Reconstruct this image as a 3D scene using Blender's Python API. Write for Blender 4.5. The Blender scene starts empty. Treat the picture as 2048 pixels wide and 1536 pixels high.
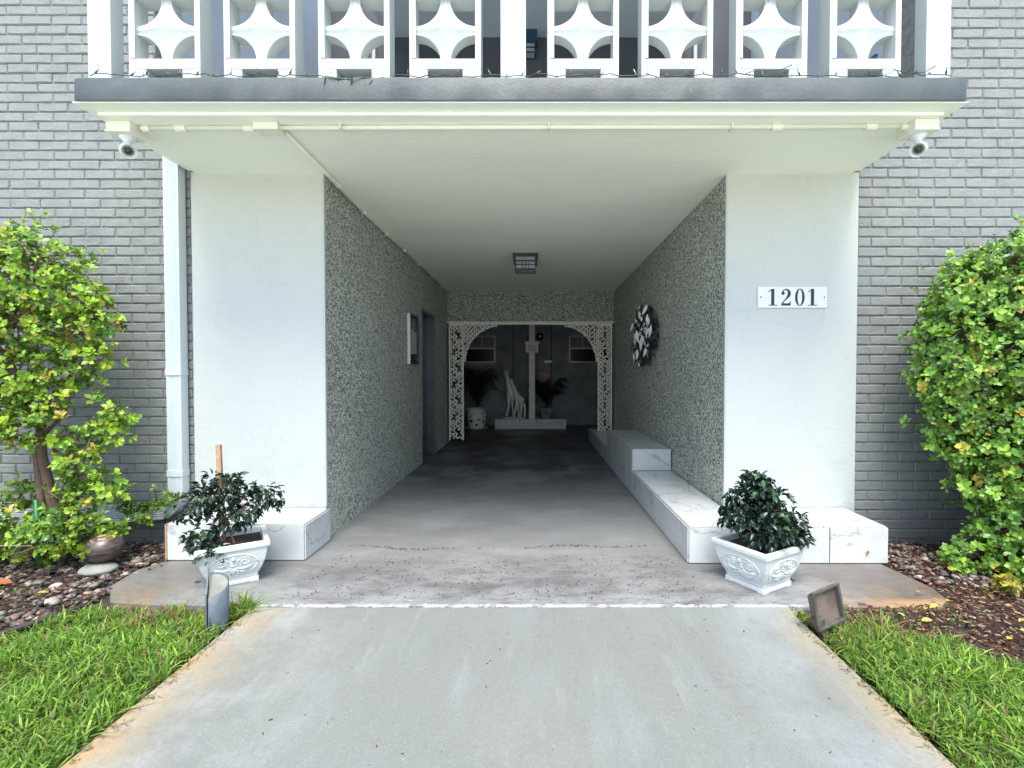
import bpy, math, random
import numpy as np
from mathutils import Vector, Matrix, Euler

random.seed(7)
RNG = np.random.default_rng(11)
R = math.radians
PI = math.pi
scene = bpy.context.scene
COL = scene.collection

# ------------------------------------------------------------------ camera, sky, sun, exposure
cam_data = bpy.data.cameras.new('camera')
cam = bpy.data.objects.new('camera', cam_data)
COL.objects.link(cam)
cam.location = (0, 0, 1.2)
cam.rotation_euler = (R(90 - 1.181), 0, 0)
cam_data.sensor_width = 36
cam_data.lens = 970 / 2048 * 36
cam_data.shift_x = -45 / 2048
cam_data.clip_start = 0.05
cam_data.clip_end = 500
scene.camera = cam

world = bpy.data.worlds.new('World')
scene.world = world
world.use_nodes = True
wn = world.node_tree
SUN_EL, SUN_AZ = 64, 178          # azimuth clockwise from +Y
sky = wn.nodes.new('ShaderNodeTexSky')
sky.sky_type = 'NISHITA'
sky.sun_disc = False
sky.sun_elevation = R(SUN_EL)
sky.sun_rotation = R(SUN_AZ)
sky.air_density = 1.0
sky.dust_density = 2.5
sky.ozone_density = 0.6
wn.links.new(sky.outputs[0], wn.nodes['Background'].inputs[0])
wn.nodes['Background'].inputs[1].default_value = 0.11

sun_data = bpy.data.lights.new('sun', 'SUN')
sun_data.energy = 1.55
sun_data.angle = R(30)
sun_data.color = (1.0, 0.97, 0.90)
sun = bpy.data.objects.new('sun', sun_data)
COL.objects.link(sun)
sd = Vector((math.sin(R(SUN_AZ)) * math.cos(R(SUN_EL)), math.cos(R(SUN_AZ)) * math.cos(R(SUN_EL)), math.sin(R(SUN_EL))))
sun.rotation_euler = sd.to_track_quat('Z', 'Y').to_euler()

scene.view_settings.view_transform = 'Standard'
scene.view_settings.look = 'None'
scene.view_settings.exposure = 1.82
scene.view_settings.gamma = 1
scene.view_settings.use_curve_mapping = False
scene.render.engine = 'CYCLES'
scene.cycles.max_bounces = 14
scene.cycles.diffuse_bounces = 12
scene.cycles.use_denoising = True

# ------------------------------------------------------------------ materials
def nd(nt, t, **k):
    n = nt.nodes.new(t)
    for a, v in k.items():
        setattr(n, a, v)
    return n

def rgb(c):
    return (c[0], c[1], c[2], 1)

class Mat:
    def __init__(self, name, col=(.5, .5, .5), rough=.6, metal=0, spec=.5):
        self.m = bpy.data.materials.new(name)
        self.m.use_nodes = True
        self.nt = self.m.node_tree
        self.b = self.nt.nodes['Principled BSDF']
        self.b.inputs['Base Color'].default_value = rgb(col)
        self.b.inputs['Roughness'].default_value = rough
        self.b.inputs['Metallic'].default_value = metal
        self.b.inputs['Specular IOR Level'].default_value = spec
        self.col = None
        self.base = rgb(col)
        self.pos = nd(self.nt, 'ShaderNodeNewGeometry').outputs['Position']
        self.bumpn = None

    def L(self, a, b):
        self.nt.links.new(a, b)

    def vec(self, scale=(1, 1, 1), rot=(0, 0, 0)):
        mp = nd(self.nt, 'ShaderNodeMapping')
        mp.inputs['Scale'].default_value = scale
        mp.inputs['Rotation'].default_value = rot
        self.L(self.pos, mp.inputs[0])
        return mp.outputs[0]

    def noise(self, scale, detail=4, rough=.55, vec=None, dist=0):
        n = nd(self.nt, 'ShaderNodeTexNoise')
        n.inputs['Scale'].default_value = scale
        n.inputs['Detail'].default_value = detail
        n.inputs['Roughness'].default_value = rough
        n.inputs['Distortion'].default_value = dist
        self.L(vec or self.pos, n.inputs['Vector'])
        return n.outputs['Fac']

    def ramp(self, fac, stops, interp='LINEAR'):
        r = nd(self.nt, 'ShaderNodeValToRGB')
        r.color_ramp.interpolation = interp
        e = r.color_ramp.elements
        while len(e) < len(stops):
            e.new(0.5)
        for el, (p, c) in zip(e, stops):
            el.position = p
            el.color = rgb(c) if isinstance(c, (tuple, list)) else (c, c, c, 1)
        self.L(fac, r.inputs[0])
        return r.outputs[0]

    def math(self, op, a, b=None, clamp=False):
        n = nd(self.nt, 'ShaderNodeMath', operation=op)
        n.use_clamp = clamp
        for i, v in enumerate((a, b)):
            if v is None:
                continue
            if isinstance(v, (int, float)):
                n.inputs[i].default_value = v
            else:
                self.L(v, n.inputs[i])
        return n.outputs[0]

    def setcol(self, out):
        self.col = out
        self.L(out, self.b.inputs['Base Color'])
        return self

    def mix(self, fac, c, mode='MIX'):
        """lay colour c over the present colour by fac"""
        n = nd(self.nt, 'ShaderNodeMix', data_type='RGBA', blend_type=mode)
        if isinstance(fac, (int, float)):
            n.inputs[0].default_value = fac
        else:
            self.L(fac, n.inputs[0])
        if self.col is None:
            n.inputs[6].default_value = self.base
        else:
            self.L(self.col, n.inputs[6])
        if isinstance(c, (tuple, list)):
            n.inputs[7].default_value = rgb(c)
        else:
            self.L(c, n.inputs[7])
        return self.setcol(n.outputs[2])

    def mottled(self, c, scale, lo=.45, hi=.65, amt=1, detail=5, vec=None):
        f = self.ramp(self.noise(scale, detail, vec=vec), [(lo, 0), (hi, amt)])
        return self.mix(f, c)

    def bump(self, h, strength=.3, dist=.01):
        n = nd(self.nt, 'ShaderNodeBump')
        n.inputs['Strength'].default_value = strength
        n.inputs['Distance'].default_value = dist
        self.L(h, n.inputs['Height'])
        if self.bumpn is not None:
            self.L(self.bumpn.outputs[0], n.inputs['Normal'])
        self.bumpn = n
        self.L(n.outputs[0], self.b.inputs['Normal'])
        return self

    def xyz(self):
        s = nd(self.nt, 'ShaderNodeSeparateXYZ')
        self.L(self.pos, s.inputs[0])
        return s.outputs

    def band(self, v, a, b):
        """0 at a, 1 at b, clamped"""
        n = nd(self.nt, 'ShaderNodeMapRange')
        n.inputs['From Min'].default_value = a
        n.inputs['From Max'].default_value = b
        self.L(v, n.inputs['Value'])
        return n.outputs[0]

def simple(name, col, rough=.6, metal=0, nscale=8, var=.12, bs=60, bst=.15, bd=.003):
    m = Mat(name, col, rough, metal)
    dk = tuple(c * (1 - var * 2) for c in col)
    m.mottled(dk, nscale, .42, .7, .7)
    if bst:
        m.bump(m.noise(bs, 4), bst, bd)
    return m.m

MT = {}
# painted brick
m = Mat('painted_brick', (.232, .25, .243), .62)
rnd = nd(m.nt, 'ShaderNodeObjectInfo').outputs['Random']
m.mix(m.ramp(rnd, [(0, 0), (1, .35)]), (.205, .222, .218))
m.mottled((.165, .18, .178), 9, .48, .75, .6)
m.mottled((.285, .30, .305), 45, .56, .72, .5)
m.mix(m.ramp(m.noise(140, 3), [(.66, 0), (.72, .55)]), (.12, .12, .13))
m.mix(m.math('MULTIPLY', m.band(m.xyz()[2], .35, .02), .5), (.12, .11, .10))
m.mix(m.ramp(m.noise(1.3, 6, .65, m.vec((2.2, 1, .5))), [(.5, 0), (.72, .4)]), (.17, .175, .165))
m.bump(m.noise(60, 6, .65), .8, .008).bump(m.noise(240, 3), .3, .002)
MT['brick'] = m.m
m = Mat('painted_mortar', (.215, .23, .225), .75)
m.mottled((.14, .15, .15), 20)
m.bump(m.noise(120, 4), .5, .004)
MT['mortar'] = m.m
# white stucco
m = Mat('white_stucco', (.485, .525, .515), .6)
m.mottled((.43, .475, .465), 2.2, .45, .8, .5)
m.mix(m.ramp(m.noise(5, 6, .6, m.vec((.6, .6, 5))), [(.6, 0), (.8, .35)]), (.37, .41, .42))
m.mix(m.ramp(m.noise(33, 3), [(.74, 0), (.78, .45)]), (.28, .31, .32))
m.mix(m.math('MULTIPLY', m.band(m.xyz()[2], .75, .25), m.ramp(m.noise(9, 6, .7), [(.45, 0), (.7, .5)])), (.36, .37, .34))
m.mix(m.math('MULTIPLY', m.band(m.xyz()[2], 1.7, 2.6), .35), (.62, .60, .40))  # yellow ground-bounce glow below the canopy, painted into the stucco colour
m.mix(m.ramp(m.math('ABSOLUTE', m.math('SUBTRACT', m.noise(1.1, 7, .6, m.vec((1, 1, .35)), .5), .5)), [(0, .18), (.003, 0)]), (.32, .35, .35))
m.mix(m.ramp(m.noise(8, 5, .65, m.vec((6, 1, .35))), [(.62, 0), (.75, .22)]), (.36, .38, .36))
m.bump(m.noise(130, 5, .6), .35, .003).bump(m.noise(16, 6, .65, m.vec((1, 1, 1.6))), .32, .009)
MT['stucco'] = m.m
m = Mat('white_paint', (.455, .50, .49), .42)
m.mottled((.38, .41, .405), 14, .5, .8, .5)
m.mix(m.ramp(m.noise(60, 3), [(.72, 0), (.77, .5)]), (.45, .45, .42))
m.bump(m.noise(90, 4), .3, .002)
MT['white'] = m.m
m = Mat('cream_ceiling_paint', (.87, .90, .79), .6)
m.mottled((.79, .83, .75), 1.6, .4, .7, .6, vec=m.vec((.5, 1.6, 1)))
m.mottled((.84, .85, .78), 7, .55, .8, .5, vec=m.vec((.35, 2.2, 1)))
m.bump(m.noise(26, 6, .6, m.vec((.35, 1.4, 1))), .45, .006).bump(m.noise(160, 4), .35, .003)
MT['ceiling'] = m.m
m = Mat('cream_plastic', (.74, .74, .62), .4)
m.mottled((.62, .62, .5), 25, .5, .8, .4)
MT['cream'] = m.m
m = Mat('grey_fascia_paint', (.068, .084, .087), .55)
m.mottled((.055, .068, .072), 2.6, .4, .65, .9)
m.mottled((.09, .112, .122), 6, .55, .75, .7, vec=m.vec((.6, 1, 2)))
m.mix(m.ramp(m.noise(28, 4), [(.69, 0), (.73, .8)]), (.10, .10, .11))
m.bump(m.noise(14, 6, .6), .3, .01).bump(m.noise(90, 4), .4, .004)
MT['fascia'] = m.m
# exposed aggregate
m = Mat('pebbledash', (.3, .3, .3), .7)
v = nd(m.nt, 'ShaderNodeTexVoronoi')
v.inputs['Scale'].default_value = 84
m.L(m.pos, v.inputs['Vector'])
bw = nd(m.nt, 'ShaderNodeRGBToBW')
m.L(v.outputs['Color'], bw.inputs[0])
m.setcol(m.ramp(bw.outputs[0], [(.22, (.09, .115, .105)), (.34, (.36, .42, .38)), (.48, (.64, .68, .58)), (.6, (.80, .83, .72)), (.74, (.92, .93, .84))]))
m.mix(m.ramp(v.outputs['Distance'], [(.42, 0), (.8, .8)]), (.08, .095, .09))
m.mix(m.ramp(m.noise(95, 2, .5), [(.5, 0), (.56, .4)]), (.2, .24, .215))
m.mottled((.36, .39, .35), 2.4, .42, .72, .35)
m.mix(m.math('MULTIPLY', m.band(m.xyz()[2], .55, .1), m.ramp(m.noise(7, 5, .6), [(.45, 0), (.65, .6)])), (.60, .60, .56))
m.bump(m.math('SUBTRACT', 1, v.outputs['Distance']), 1.0, .014)
MT['pebble_wall'] = m.m
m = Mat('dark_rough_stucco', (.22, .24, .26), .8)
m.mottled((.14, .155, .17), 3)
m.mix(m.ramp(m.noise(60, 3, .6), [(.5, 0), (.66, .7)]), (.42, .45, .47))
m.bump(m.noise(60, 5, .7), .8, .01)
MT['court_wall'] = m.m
# floors
m = Mat('grey_painted_floor', (.205, .214, .216), .5)
x, y, z = m.xyz()
m.mottled((.155, .16, .165), 1.3, .4, .65, .8, vec=m.vec((1, .8, 1)))
m.mottled((.27, .28, .29), 3.2, .52, .75, .6, vec=m.vec((.5, 1.5, 1)))
# worn brownish patches near the threshold
front = m.math('MULTIPLY', m.band(y, 3.25, 2.75), m.ramp(m.noise(2.3, 7, .72, m.vec((.6, 1.5, 1))), [(.45, 0), (.62, 1)]))
m.mix(m.math('MULTIPLY', front, .9), (.075, .072, .072))
m.mix(m.math('MULTIPLY', m.band(y, 3.35, 2.9), m.ramp(m.noise(7, 7, .75, m.vec((.6, 1.6, 1))), [(.5, 0), (.66, .65)])), (.10, .09, .088))
m.mix(m.ramp(m.noise(3.1, 7, .7, m.vec((.6, 1.3, 1))), [(.5, 0), (.7, .45)]), (.135, .135, .135))
m.mix(m.ramp(m.noise(80, 4, .7), [(.6, 0), (.72, .5)]), (.33, .34, .35))
m.mix(m.math('MULTIPLY', m.band(y, 2.9, 2.6), m.ramp(m.noise(4, 5, .6, m.vec((.5, 1, 1))), [(.42, 0), (.55, .7)])), (.25, .265, .275))
m.mix(m.math('MULTIPLY', m.band(y, 3.2, 2.9), m.ramp(m.noise(38, 4, .6, m.vec((.55, 1.4, 1))), [(.62, 0), (.68, .8)])), (.06, .045, .045))
# dimness of the deep passage painted into the floor; damp patches on top
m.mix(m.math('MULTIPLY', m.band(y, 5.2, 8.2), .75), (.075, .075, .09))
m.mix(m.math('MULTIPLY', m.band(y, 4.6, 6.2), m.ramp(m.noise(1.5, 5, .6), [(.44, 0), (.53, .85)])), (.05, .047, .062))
# bare, brown/ochre apron ends
sideL = m.math('MULTIPLY', m.band(x, -1.75, -2.05), m.ramp(m.noise(3, 5), [(.3, .3), (.6, 1)]))
m.mix(m.math('MULTIPLY', sideL, .85), (.12, .112, .10))
sideR = m.math('MULTIPLY', m.band(x, 1.5, 1.75), m.ramp(m.noise(3.3, 5), [(.3, .3), (.6, 1)]))
m.mix(m.math('MULTIPLY', sideR, .85), (.12, .108, .095))
ochre = m.math('MULTIPLY', m.band(y, 2.80, 2.52), m.math('MAXIMUM', m.band(x, 1.45, 1.8), m.band(x, -1.75, -2.15)))
m.mix(m.math('MULTIPLY', ochre, m.ramp(m.noise(6, 5, .7), [(.42, 0), (.62, .7)])), (.34, .24, .13))
m.mix(m.math('MULTIPLY', m.math('MULTIPLY', m.band(x, 1.6, 1.95), m.band(y, 2.60, 2.52)), .85), (.36, .22, .11))
m.mix(m.math('MULTIPLY', m.math('MULTIPLY', m.band(x, 1.65, 2.1), m.math('MULTIPLY', m.band(y, 2.53, 2.58), m.band(y, 2.85, 2.62))), m.ramp(m.noise(5, 5, .7), [(.35, .3), (.6, .95)])), (.075, .05, .03))
m.mix(m.math('MULTIPLY', m.band(y, 3.3, 3.0), m.ramp(m.noise(16, 6, .75, m.vec((.7, 1.5, 1))), [(.53, 0), (.62, .6)])), (.10, .09, .085))
m.mix(m.math('MULTIPLY', m.band(x, 1.45, 1.6), m.ramp(m.noise(9, 3), [(.66, 0), (.69, .8)])), (.17, .055, .05))
# flaking white paint on the lip of the step
lip = m.math('MULTIPLY', m.band(y, 2.512, 2.488), m.math('MULTIPLY', m.band(x, -1.5, -1.3), m.band(x, 1.42, 1.3)))
m.mix(m.math('MULTIPLY', lip, m.ramp(m.noise(30, 8, .85, m.vec((.5, 1.2, 1))), [(.485, 0), (.52, 1)])), (.62, .64, .64))
lip2 = m.math('MULTIPLY', m.band(y, 2.60, 2.55), m.math('MULTIPLY', m.band(x, -1.5, -1.3), m.band(x, 1.42, 1.3)))
m.mix(m.math('MULTIPLY', lip2, m.ramp(m.noise(60, 6, .8, m.vec((.4, 1, 1))), [(.60, 0), (.63, .9)])), (.6, .62, .62))
m.bump(m.noise(30, 6, .6), .25, .004).bump(m.noise(170, 4), .25, .002)
m.L(m.ramp(m.noise(2, 4), [(.35, .38), (.7, .62)]), m.b.inputs['Roughness'])
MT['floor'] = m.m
m = Mat('concrete_walk', (.168, .184, .174), .75)
x, y, z = m.xyz()
m.mottled((.145, .16, .155), 1.6, .4, .7, .5, vec=m.vec((1.4, .7, 1), (0, 0, .5)))
m.mottled((.205, .228, .236), 2.4, .5, .72, .55, vec=m.vec((1.6, .6, 1), (0, 0, -.5)))
m.mottled((.205, .212, .188), 1.1, .5, .75, .6)
m.mottled((.14, .148, .15), 9, .58, .75, .4, vec=m.vec((1.5, .5, 1), (0, 0, -.55)))
edge = m.math('MAXIMUM', m.band(x, -1.12, -1.42), m.band(x, 1.08, 1.29))
m.mix(m.math('MULTIPLY', m.math('POWER', edge, 1.4), m.ramp(m.noise(3.4, 5, .6), [(.28, .25), (.6, 1)])), (.33, .26, .15))
edge2 = m.band(x, -1.34, -1.45)
m.mix(m.math('MULTIPLY', edge2, m.ramp(m.noise(4.5, 4, .6), [(.45, 0), (.6, .8)])), (.34, .20, .085))
m.mix(m.math('MULTIPLY', m.band(x, -.75, -1.25), m.ramp(m.noise(2.2, 5, .6), [(.45, 0), (.62, .7)])), (.31, .33, .33))
m.mix(m.math('MULTIPLY', m.band(x, .75, 1.1), m.ramp(m.noise(1.9, 5, .6), [(.4, 0), (.6, .6)])), (.27, .305, .33))
m.mix(m.ramp(m.noise(26, 7, .75, m.vec((1.2, .6, 1), (0, 0, .4))), [(.5, 0), (.66, .6)]), (.16, .17, .165))
m.mix(m.ramp(m.math('ABSOLUTE', m.math('SUBTRACT', m.noise(.9, 6, .62, m.vec((1, 1, 1), (0, 0, .3)), .4), .52)), [(0, .3), (.0012, 0)]), (.12, .125, .12))
m.mix(m.ramp(m.noise(5, 6, .7, m.vec((3, .35, 1))), [(.56, 0), (.7, .35)]), (.26, .28, .275))
m.mix(m.ramp(m.noise(60, 7, .8), [(.56, 0), (.66, .4)]), (.28, .30, .30))
m.mix(m.ramp(m.noise(45, 2), [(.755, 0), (.775, .85)]), (.07, .07, .065))
m.mix(m.ramp(m.noise(150, 3, .6), [(.56, 0), (.68, .35)]), (.11, .12, .115))
m.mix(m.ramp(m.noise(120, 3, .6, m.vec((1, 1, 1), (0, 0, 1))), [(.58, 0), (.7, .35)]), (.31, .33, .32))
m.bump(m.noise(26, 6, .65, m.vec((1, 1, 1))), .35, .006).bump(m.noise(190, 5, .6), .5, .003)
MT['walk'] = m.m
MT['deck'] = simple('bare_cement_deck', (.36, .36, .33), .8, 0, 3, .1, 60, .3)
MT['bounce'] = simple('pale_bounce_surface', (.72, .72, .67), .8, 0, 1.2, .1, 60, .3)  # pale surface of the added ground that bounces light
# marble tile
m = Mat('marble_tile', (.53, .56, .57), .2)
rnd = nd(m.nt, 'ShaderNodeObjectInfo').outputs['Random']
off = nd(m.nt, 'ShaderNodeVectorMath', operation='ADD')
cmb = nd(m.nt, 'ShaderNodeCombineXYZ')
m.L(m.math('MULTIPLY', rnd, 31.0), cmb.inputs[0]); m.L(m.math('MULTIPLY', rnd, 17.0), cmb.inputs[2])
m.L(m.pos, off.inputs[0]); m.L(cmb.outputs[0], off.inputs[1])
m.mix(m.ramp(m.noise(3, 5, .6, off.outputs[0]), [(.4, 0), (.7, .55)]), (.44, .47, .49))
vn = m.noise(1.5, 5, .55, off.outputs[0], .8)
m.mix(m.ramp(m.math('ABSOLUTE', m.math('SUBTRACT', vn, .5)), [(0, .6), (.012, 0)]), (.22, .24, .27))
vn2 = m.noise(3.6, 5, .6, off.outputs[0], .8)
m.mix(m.ramp(m.math('ABSOLUTE', m.math('SUBTRACT', vn2, .47)), [(0, .3), (.01, 0)]), (.27, .29, .32))
MT['tile'] = m.m
MT['grout'] = simple('dark_grout', (.06, .06, .065), .8)
MT['metal_white'] = simple('white_enamelled_metal', (.52, .58, .59), .38, 0, 1.5, .03, 60, 0)
MT['iron_white'] = simple('aged_white_iron', (.86, .86, .78), .5, 0, 30, .12, 90, .3)
MT['statue'] = simple('white_resin', (.86, .86, .83), .45, 0, 12, .12, 60, .3)
MT['post'] = simple('cream_post_paint', (.84, .84, .76), .5, 0, 7, .12, 60, .2)
MT['black_metal'] = simple('black_lantern_metal', (.03, .035, .045), .5, 0)
MT['blue_metal'] = simple('navy_lantern_metal', (.01, .05, .11), .4, 0)
MT['dark_iron'] = simple('dark_brushed_iron', (.07, .08, .10), .32, .5, 30, .4)
MT['milk_glass'] = simple('milky_glass', (.36, .39, .41), .15, 0, 20, .2, 30, 0)
MT['zinc'] = simple('blue_grey_sheet_metal', (.085, .112, .14), .55, 0, 25, .25, 80, .15)
MT['bronze'] = simple('weathered_bronze', (.13, .12, .11), .5, .3, 22, .35, 80, .3)
MT['dirty_glass'] = simple('dirty_lamp_glass', (.17, .13, .12), .25, 0, 14, .35, 80, .1)
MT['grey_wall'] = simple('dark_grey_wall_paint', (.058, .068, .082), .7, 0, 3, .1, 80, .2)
MT['blue_wall'] = simple('pale_blue_wall_paint', (.42, .49, .56), .6, 0, 1.5, .08, 80, .2)
MT['door_metal'] = simple('brushed_steel_door', (.16, .17, .21), .3, .7, 5, .15, 40, .05)
MT['door_dark'] = simple('dark_door_paint', (.03, .03, .06), .35, 0, 6)
MT['jamb'] = simple('steel_jamb', (.13, .145, .165), .32, .5, 3, .1, 40, .05)
MT['ink'] = simple('black_ink', (.012, .014, .018), .4, 0, 20, .1, 40, 0)
MT['enamel'] = simple('white_enamel', (.70, .73, .74), .3, 0, 20, .04, 40, 0)
MT['window_glass'] = simple('dark_window_glass', (.03, .037, .05), .12, 0, 5, .2, 40, 0)
MT['window_blind'] = simple('grey_blind', (.17, .18, .17), .5, 0, 9, .1, 40, 0)
MT['alu'] = simple('dull_aluminium', (.50, .52, .52), .45, .3, 9, .1, 40, 0)
MT['pink'] = simple('faded_pink_sign', (.62, .24, .25), .6, 0, 30, .2, 40, 0)
MT['red'] = simple('dark_red_paint', (.05, .015, .025), .4, 0, 30, .2, 40, 0)
MT['wood'] = simple('raw_wood', (.42, .27, .17), .7, 0, 30, .2, 90, .2)
MT['bark'] = simple('bark', (.16, .11, .08), .85, 0, 25, .3, 60, .8, .01)
MT['green_stake'] = simple('green_plastic_stake', (.02, .16, .04), .4, 0, 30, .1, 40, 0)
MT['dead_stem'] = simple('dry_twig', (.42, .36, .28), .8, 0, 30, .2, 40, 0)
MT['wire'] = simple('dark_green_wire', (.015, .05, .045), .45, 0, 30, .1, 40, 0)
MT['bulb'] = simple('little_clear_bulb', (.22, .16, .15), .15, 0, 30, .1, 40, 0)
MT['lens'] = simple('camera_lens', (.025, .035, .03), .08, 0, 30, .1, 40, 0)
MT['led'] = simple('led_ring', (.30, .30, .22), .3, 0, 60, .3, 40, 0)
MT['soil'] = simple('potting_soil', (.035, .024, .02), .9, 0, 40, .3, 80, 1, .01)
MT['ball'] = None
m = Mat('brown_glazed_ceramic', (.05, .037, .032), .34)
m.mix(m.ramp(m.noise(13, 5, .6, m.vec((1, 1, 5), (.5, .3, 0)), .6), [(.45, 0), (.62, .8)]), (.13, .10, .085))
m.mix(m.math('MULTIPLY', m.band(m.xyz()[2], .17, .23), m.ramp(m.noise(22, 3, .5, m.vec((1, 1, 4))), [(.5, 0), (.56, .9)])), (.66, .48, .32))
MT['ball'] = m.m
MT['stone'] = simple('pale_stepping_stone', (.23, .245, .22), .8, 0, 10, .25, 60, .6, .006)
MT['edging'] = simple('black_plastic_edging', (.045, .035, .04), .5, 0, 10, .2)
m = Mat('garden_soil', (.045, .034, .027), .95)
m.mottled((.09, .065, .045), 6)
m.mottled((.03, .022, .02), 30)
m.bump(m.noise(35, 6, .7), 1, .02)
MT['earth'] = m.m
m = Mat('lawn_ground', (.075, .13, .03), .9)
m.mottled((.12, .18, .05), 3, .4, .65, .8)
m.mottled((.035, .06, .018), 24, .5, .62, .9)
m.bump(m.noise(60, 5, .7), 1, .03)
MT['lawn'] = m.m
m = Mat('marbled_planter', (.62, .66, .65), .5)
m.mix(m.ramp(m.noise(9, 6, .7), [(.55, 0), (.75, .4)]), (.6, .6, .55))
m.bump(m.noise(80, 5), .4, .003)
MT['planter'] = m.m

def attr_mat(name, rough=.5, transl=0, spec=.5, bump=0):
    m = Mat(name, (.1, .2, .05), rough, 0, spec)
    a = nd(m.nt, 'ShaderNodeAttribute', attribute_name='tint')
    m.setcol(a.outputs['Color'])
    if bump:
        m.bump(m.noise(90, 4), bump, .004)
    if transl:
        t = nd(m.nt, 'ShaderNodeBsdfTranslucent')
        m.L(a.outputs['Color'], t.inputs[0])
        mx = nd(m.nt, 'ShaderNodeMixShader')
        mx.inputs[0].default_value = transl
        m.L(m.b.outputs[0], mx.inputs[1]); m.L(t.outputs[0], mx.inputs[2])
        m.L(mx.outputs[0], m.nt.nodes['Material Output'].inputs[0])
    return m.m
MT['leaf'] = attr_mat('soft_leaf', .36, .3, .5)
MT['dark_leaf'] = attr_mat('glossy_dark_leaf', .28, .12, .5)
MT['grass'] = attr_mat('grass_blade', .5, .35, .3)
MT['pebble'] = attr_mat('river_pebble', .55, 0, .5, .3)
MT['chip'] = attr_mat('bark_chip', .85, 0, .3)

# ------------------------------------------------------------------ mesh helpers
def tag(o, label=None, cat=None, group=None, kind=None):
    if label: o['label'] = label
    if cat: o['category'] = cat
    if group: o['group'] = group
    if kind: o['kind'] = kind
    return o

def link(name, me, parent=None, loc=None):
    o = bpy.data.objects.new(name, me)
    COL.objects.link(o)
    if parent is not None:
        o.parent = parent
    if loc is not None:
        o.location = loc
    return o

def empty(name, loc=(0, 0, 0), rot=(0, 0, 0)):
    o = bpy.data.objects.new(name, None)
    COL.objects.link(o)
    o.location = loc
    o.rotation_euler = rot
    o.empty_display_size = .1
    return o

def copy_tree(o, parent=None):
    c = o.copy()
    COL.objects.link(c)
    if parent is not None:
        c.parent = parent
    for ch in list(o.children):
        copy_tree(ch, c)
    return c

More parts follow.
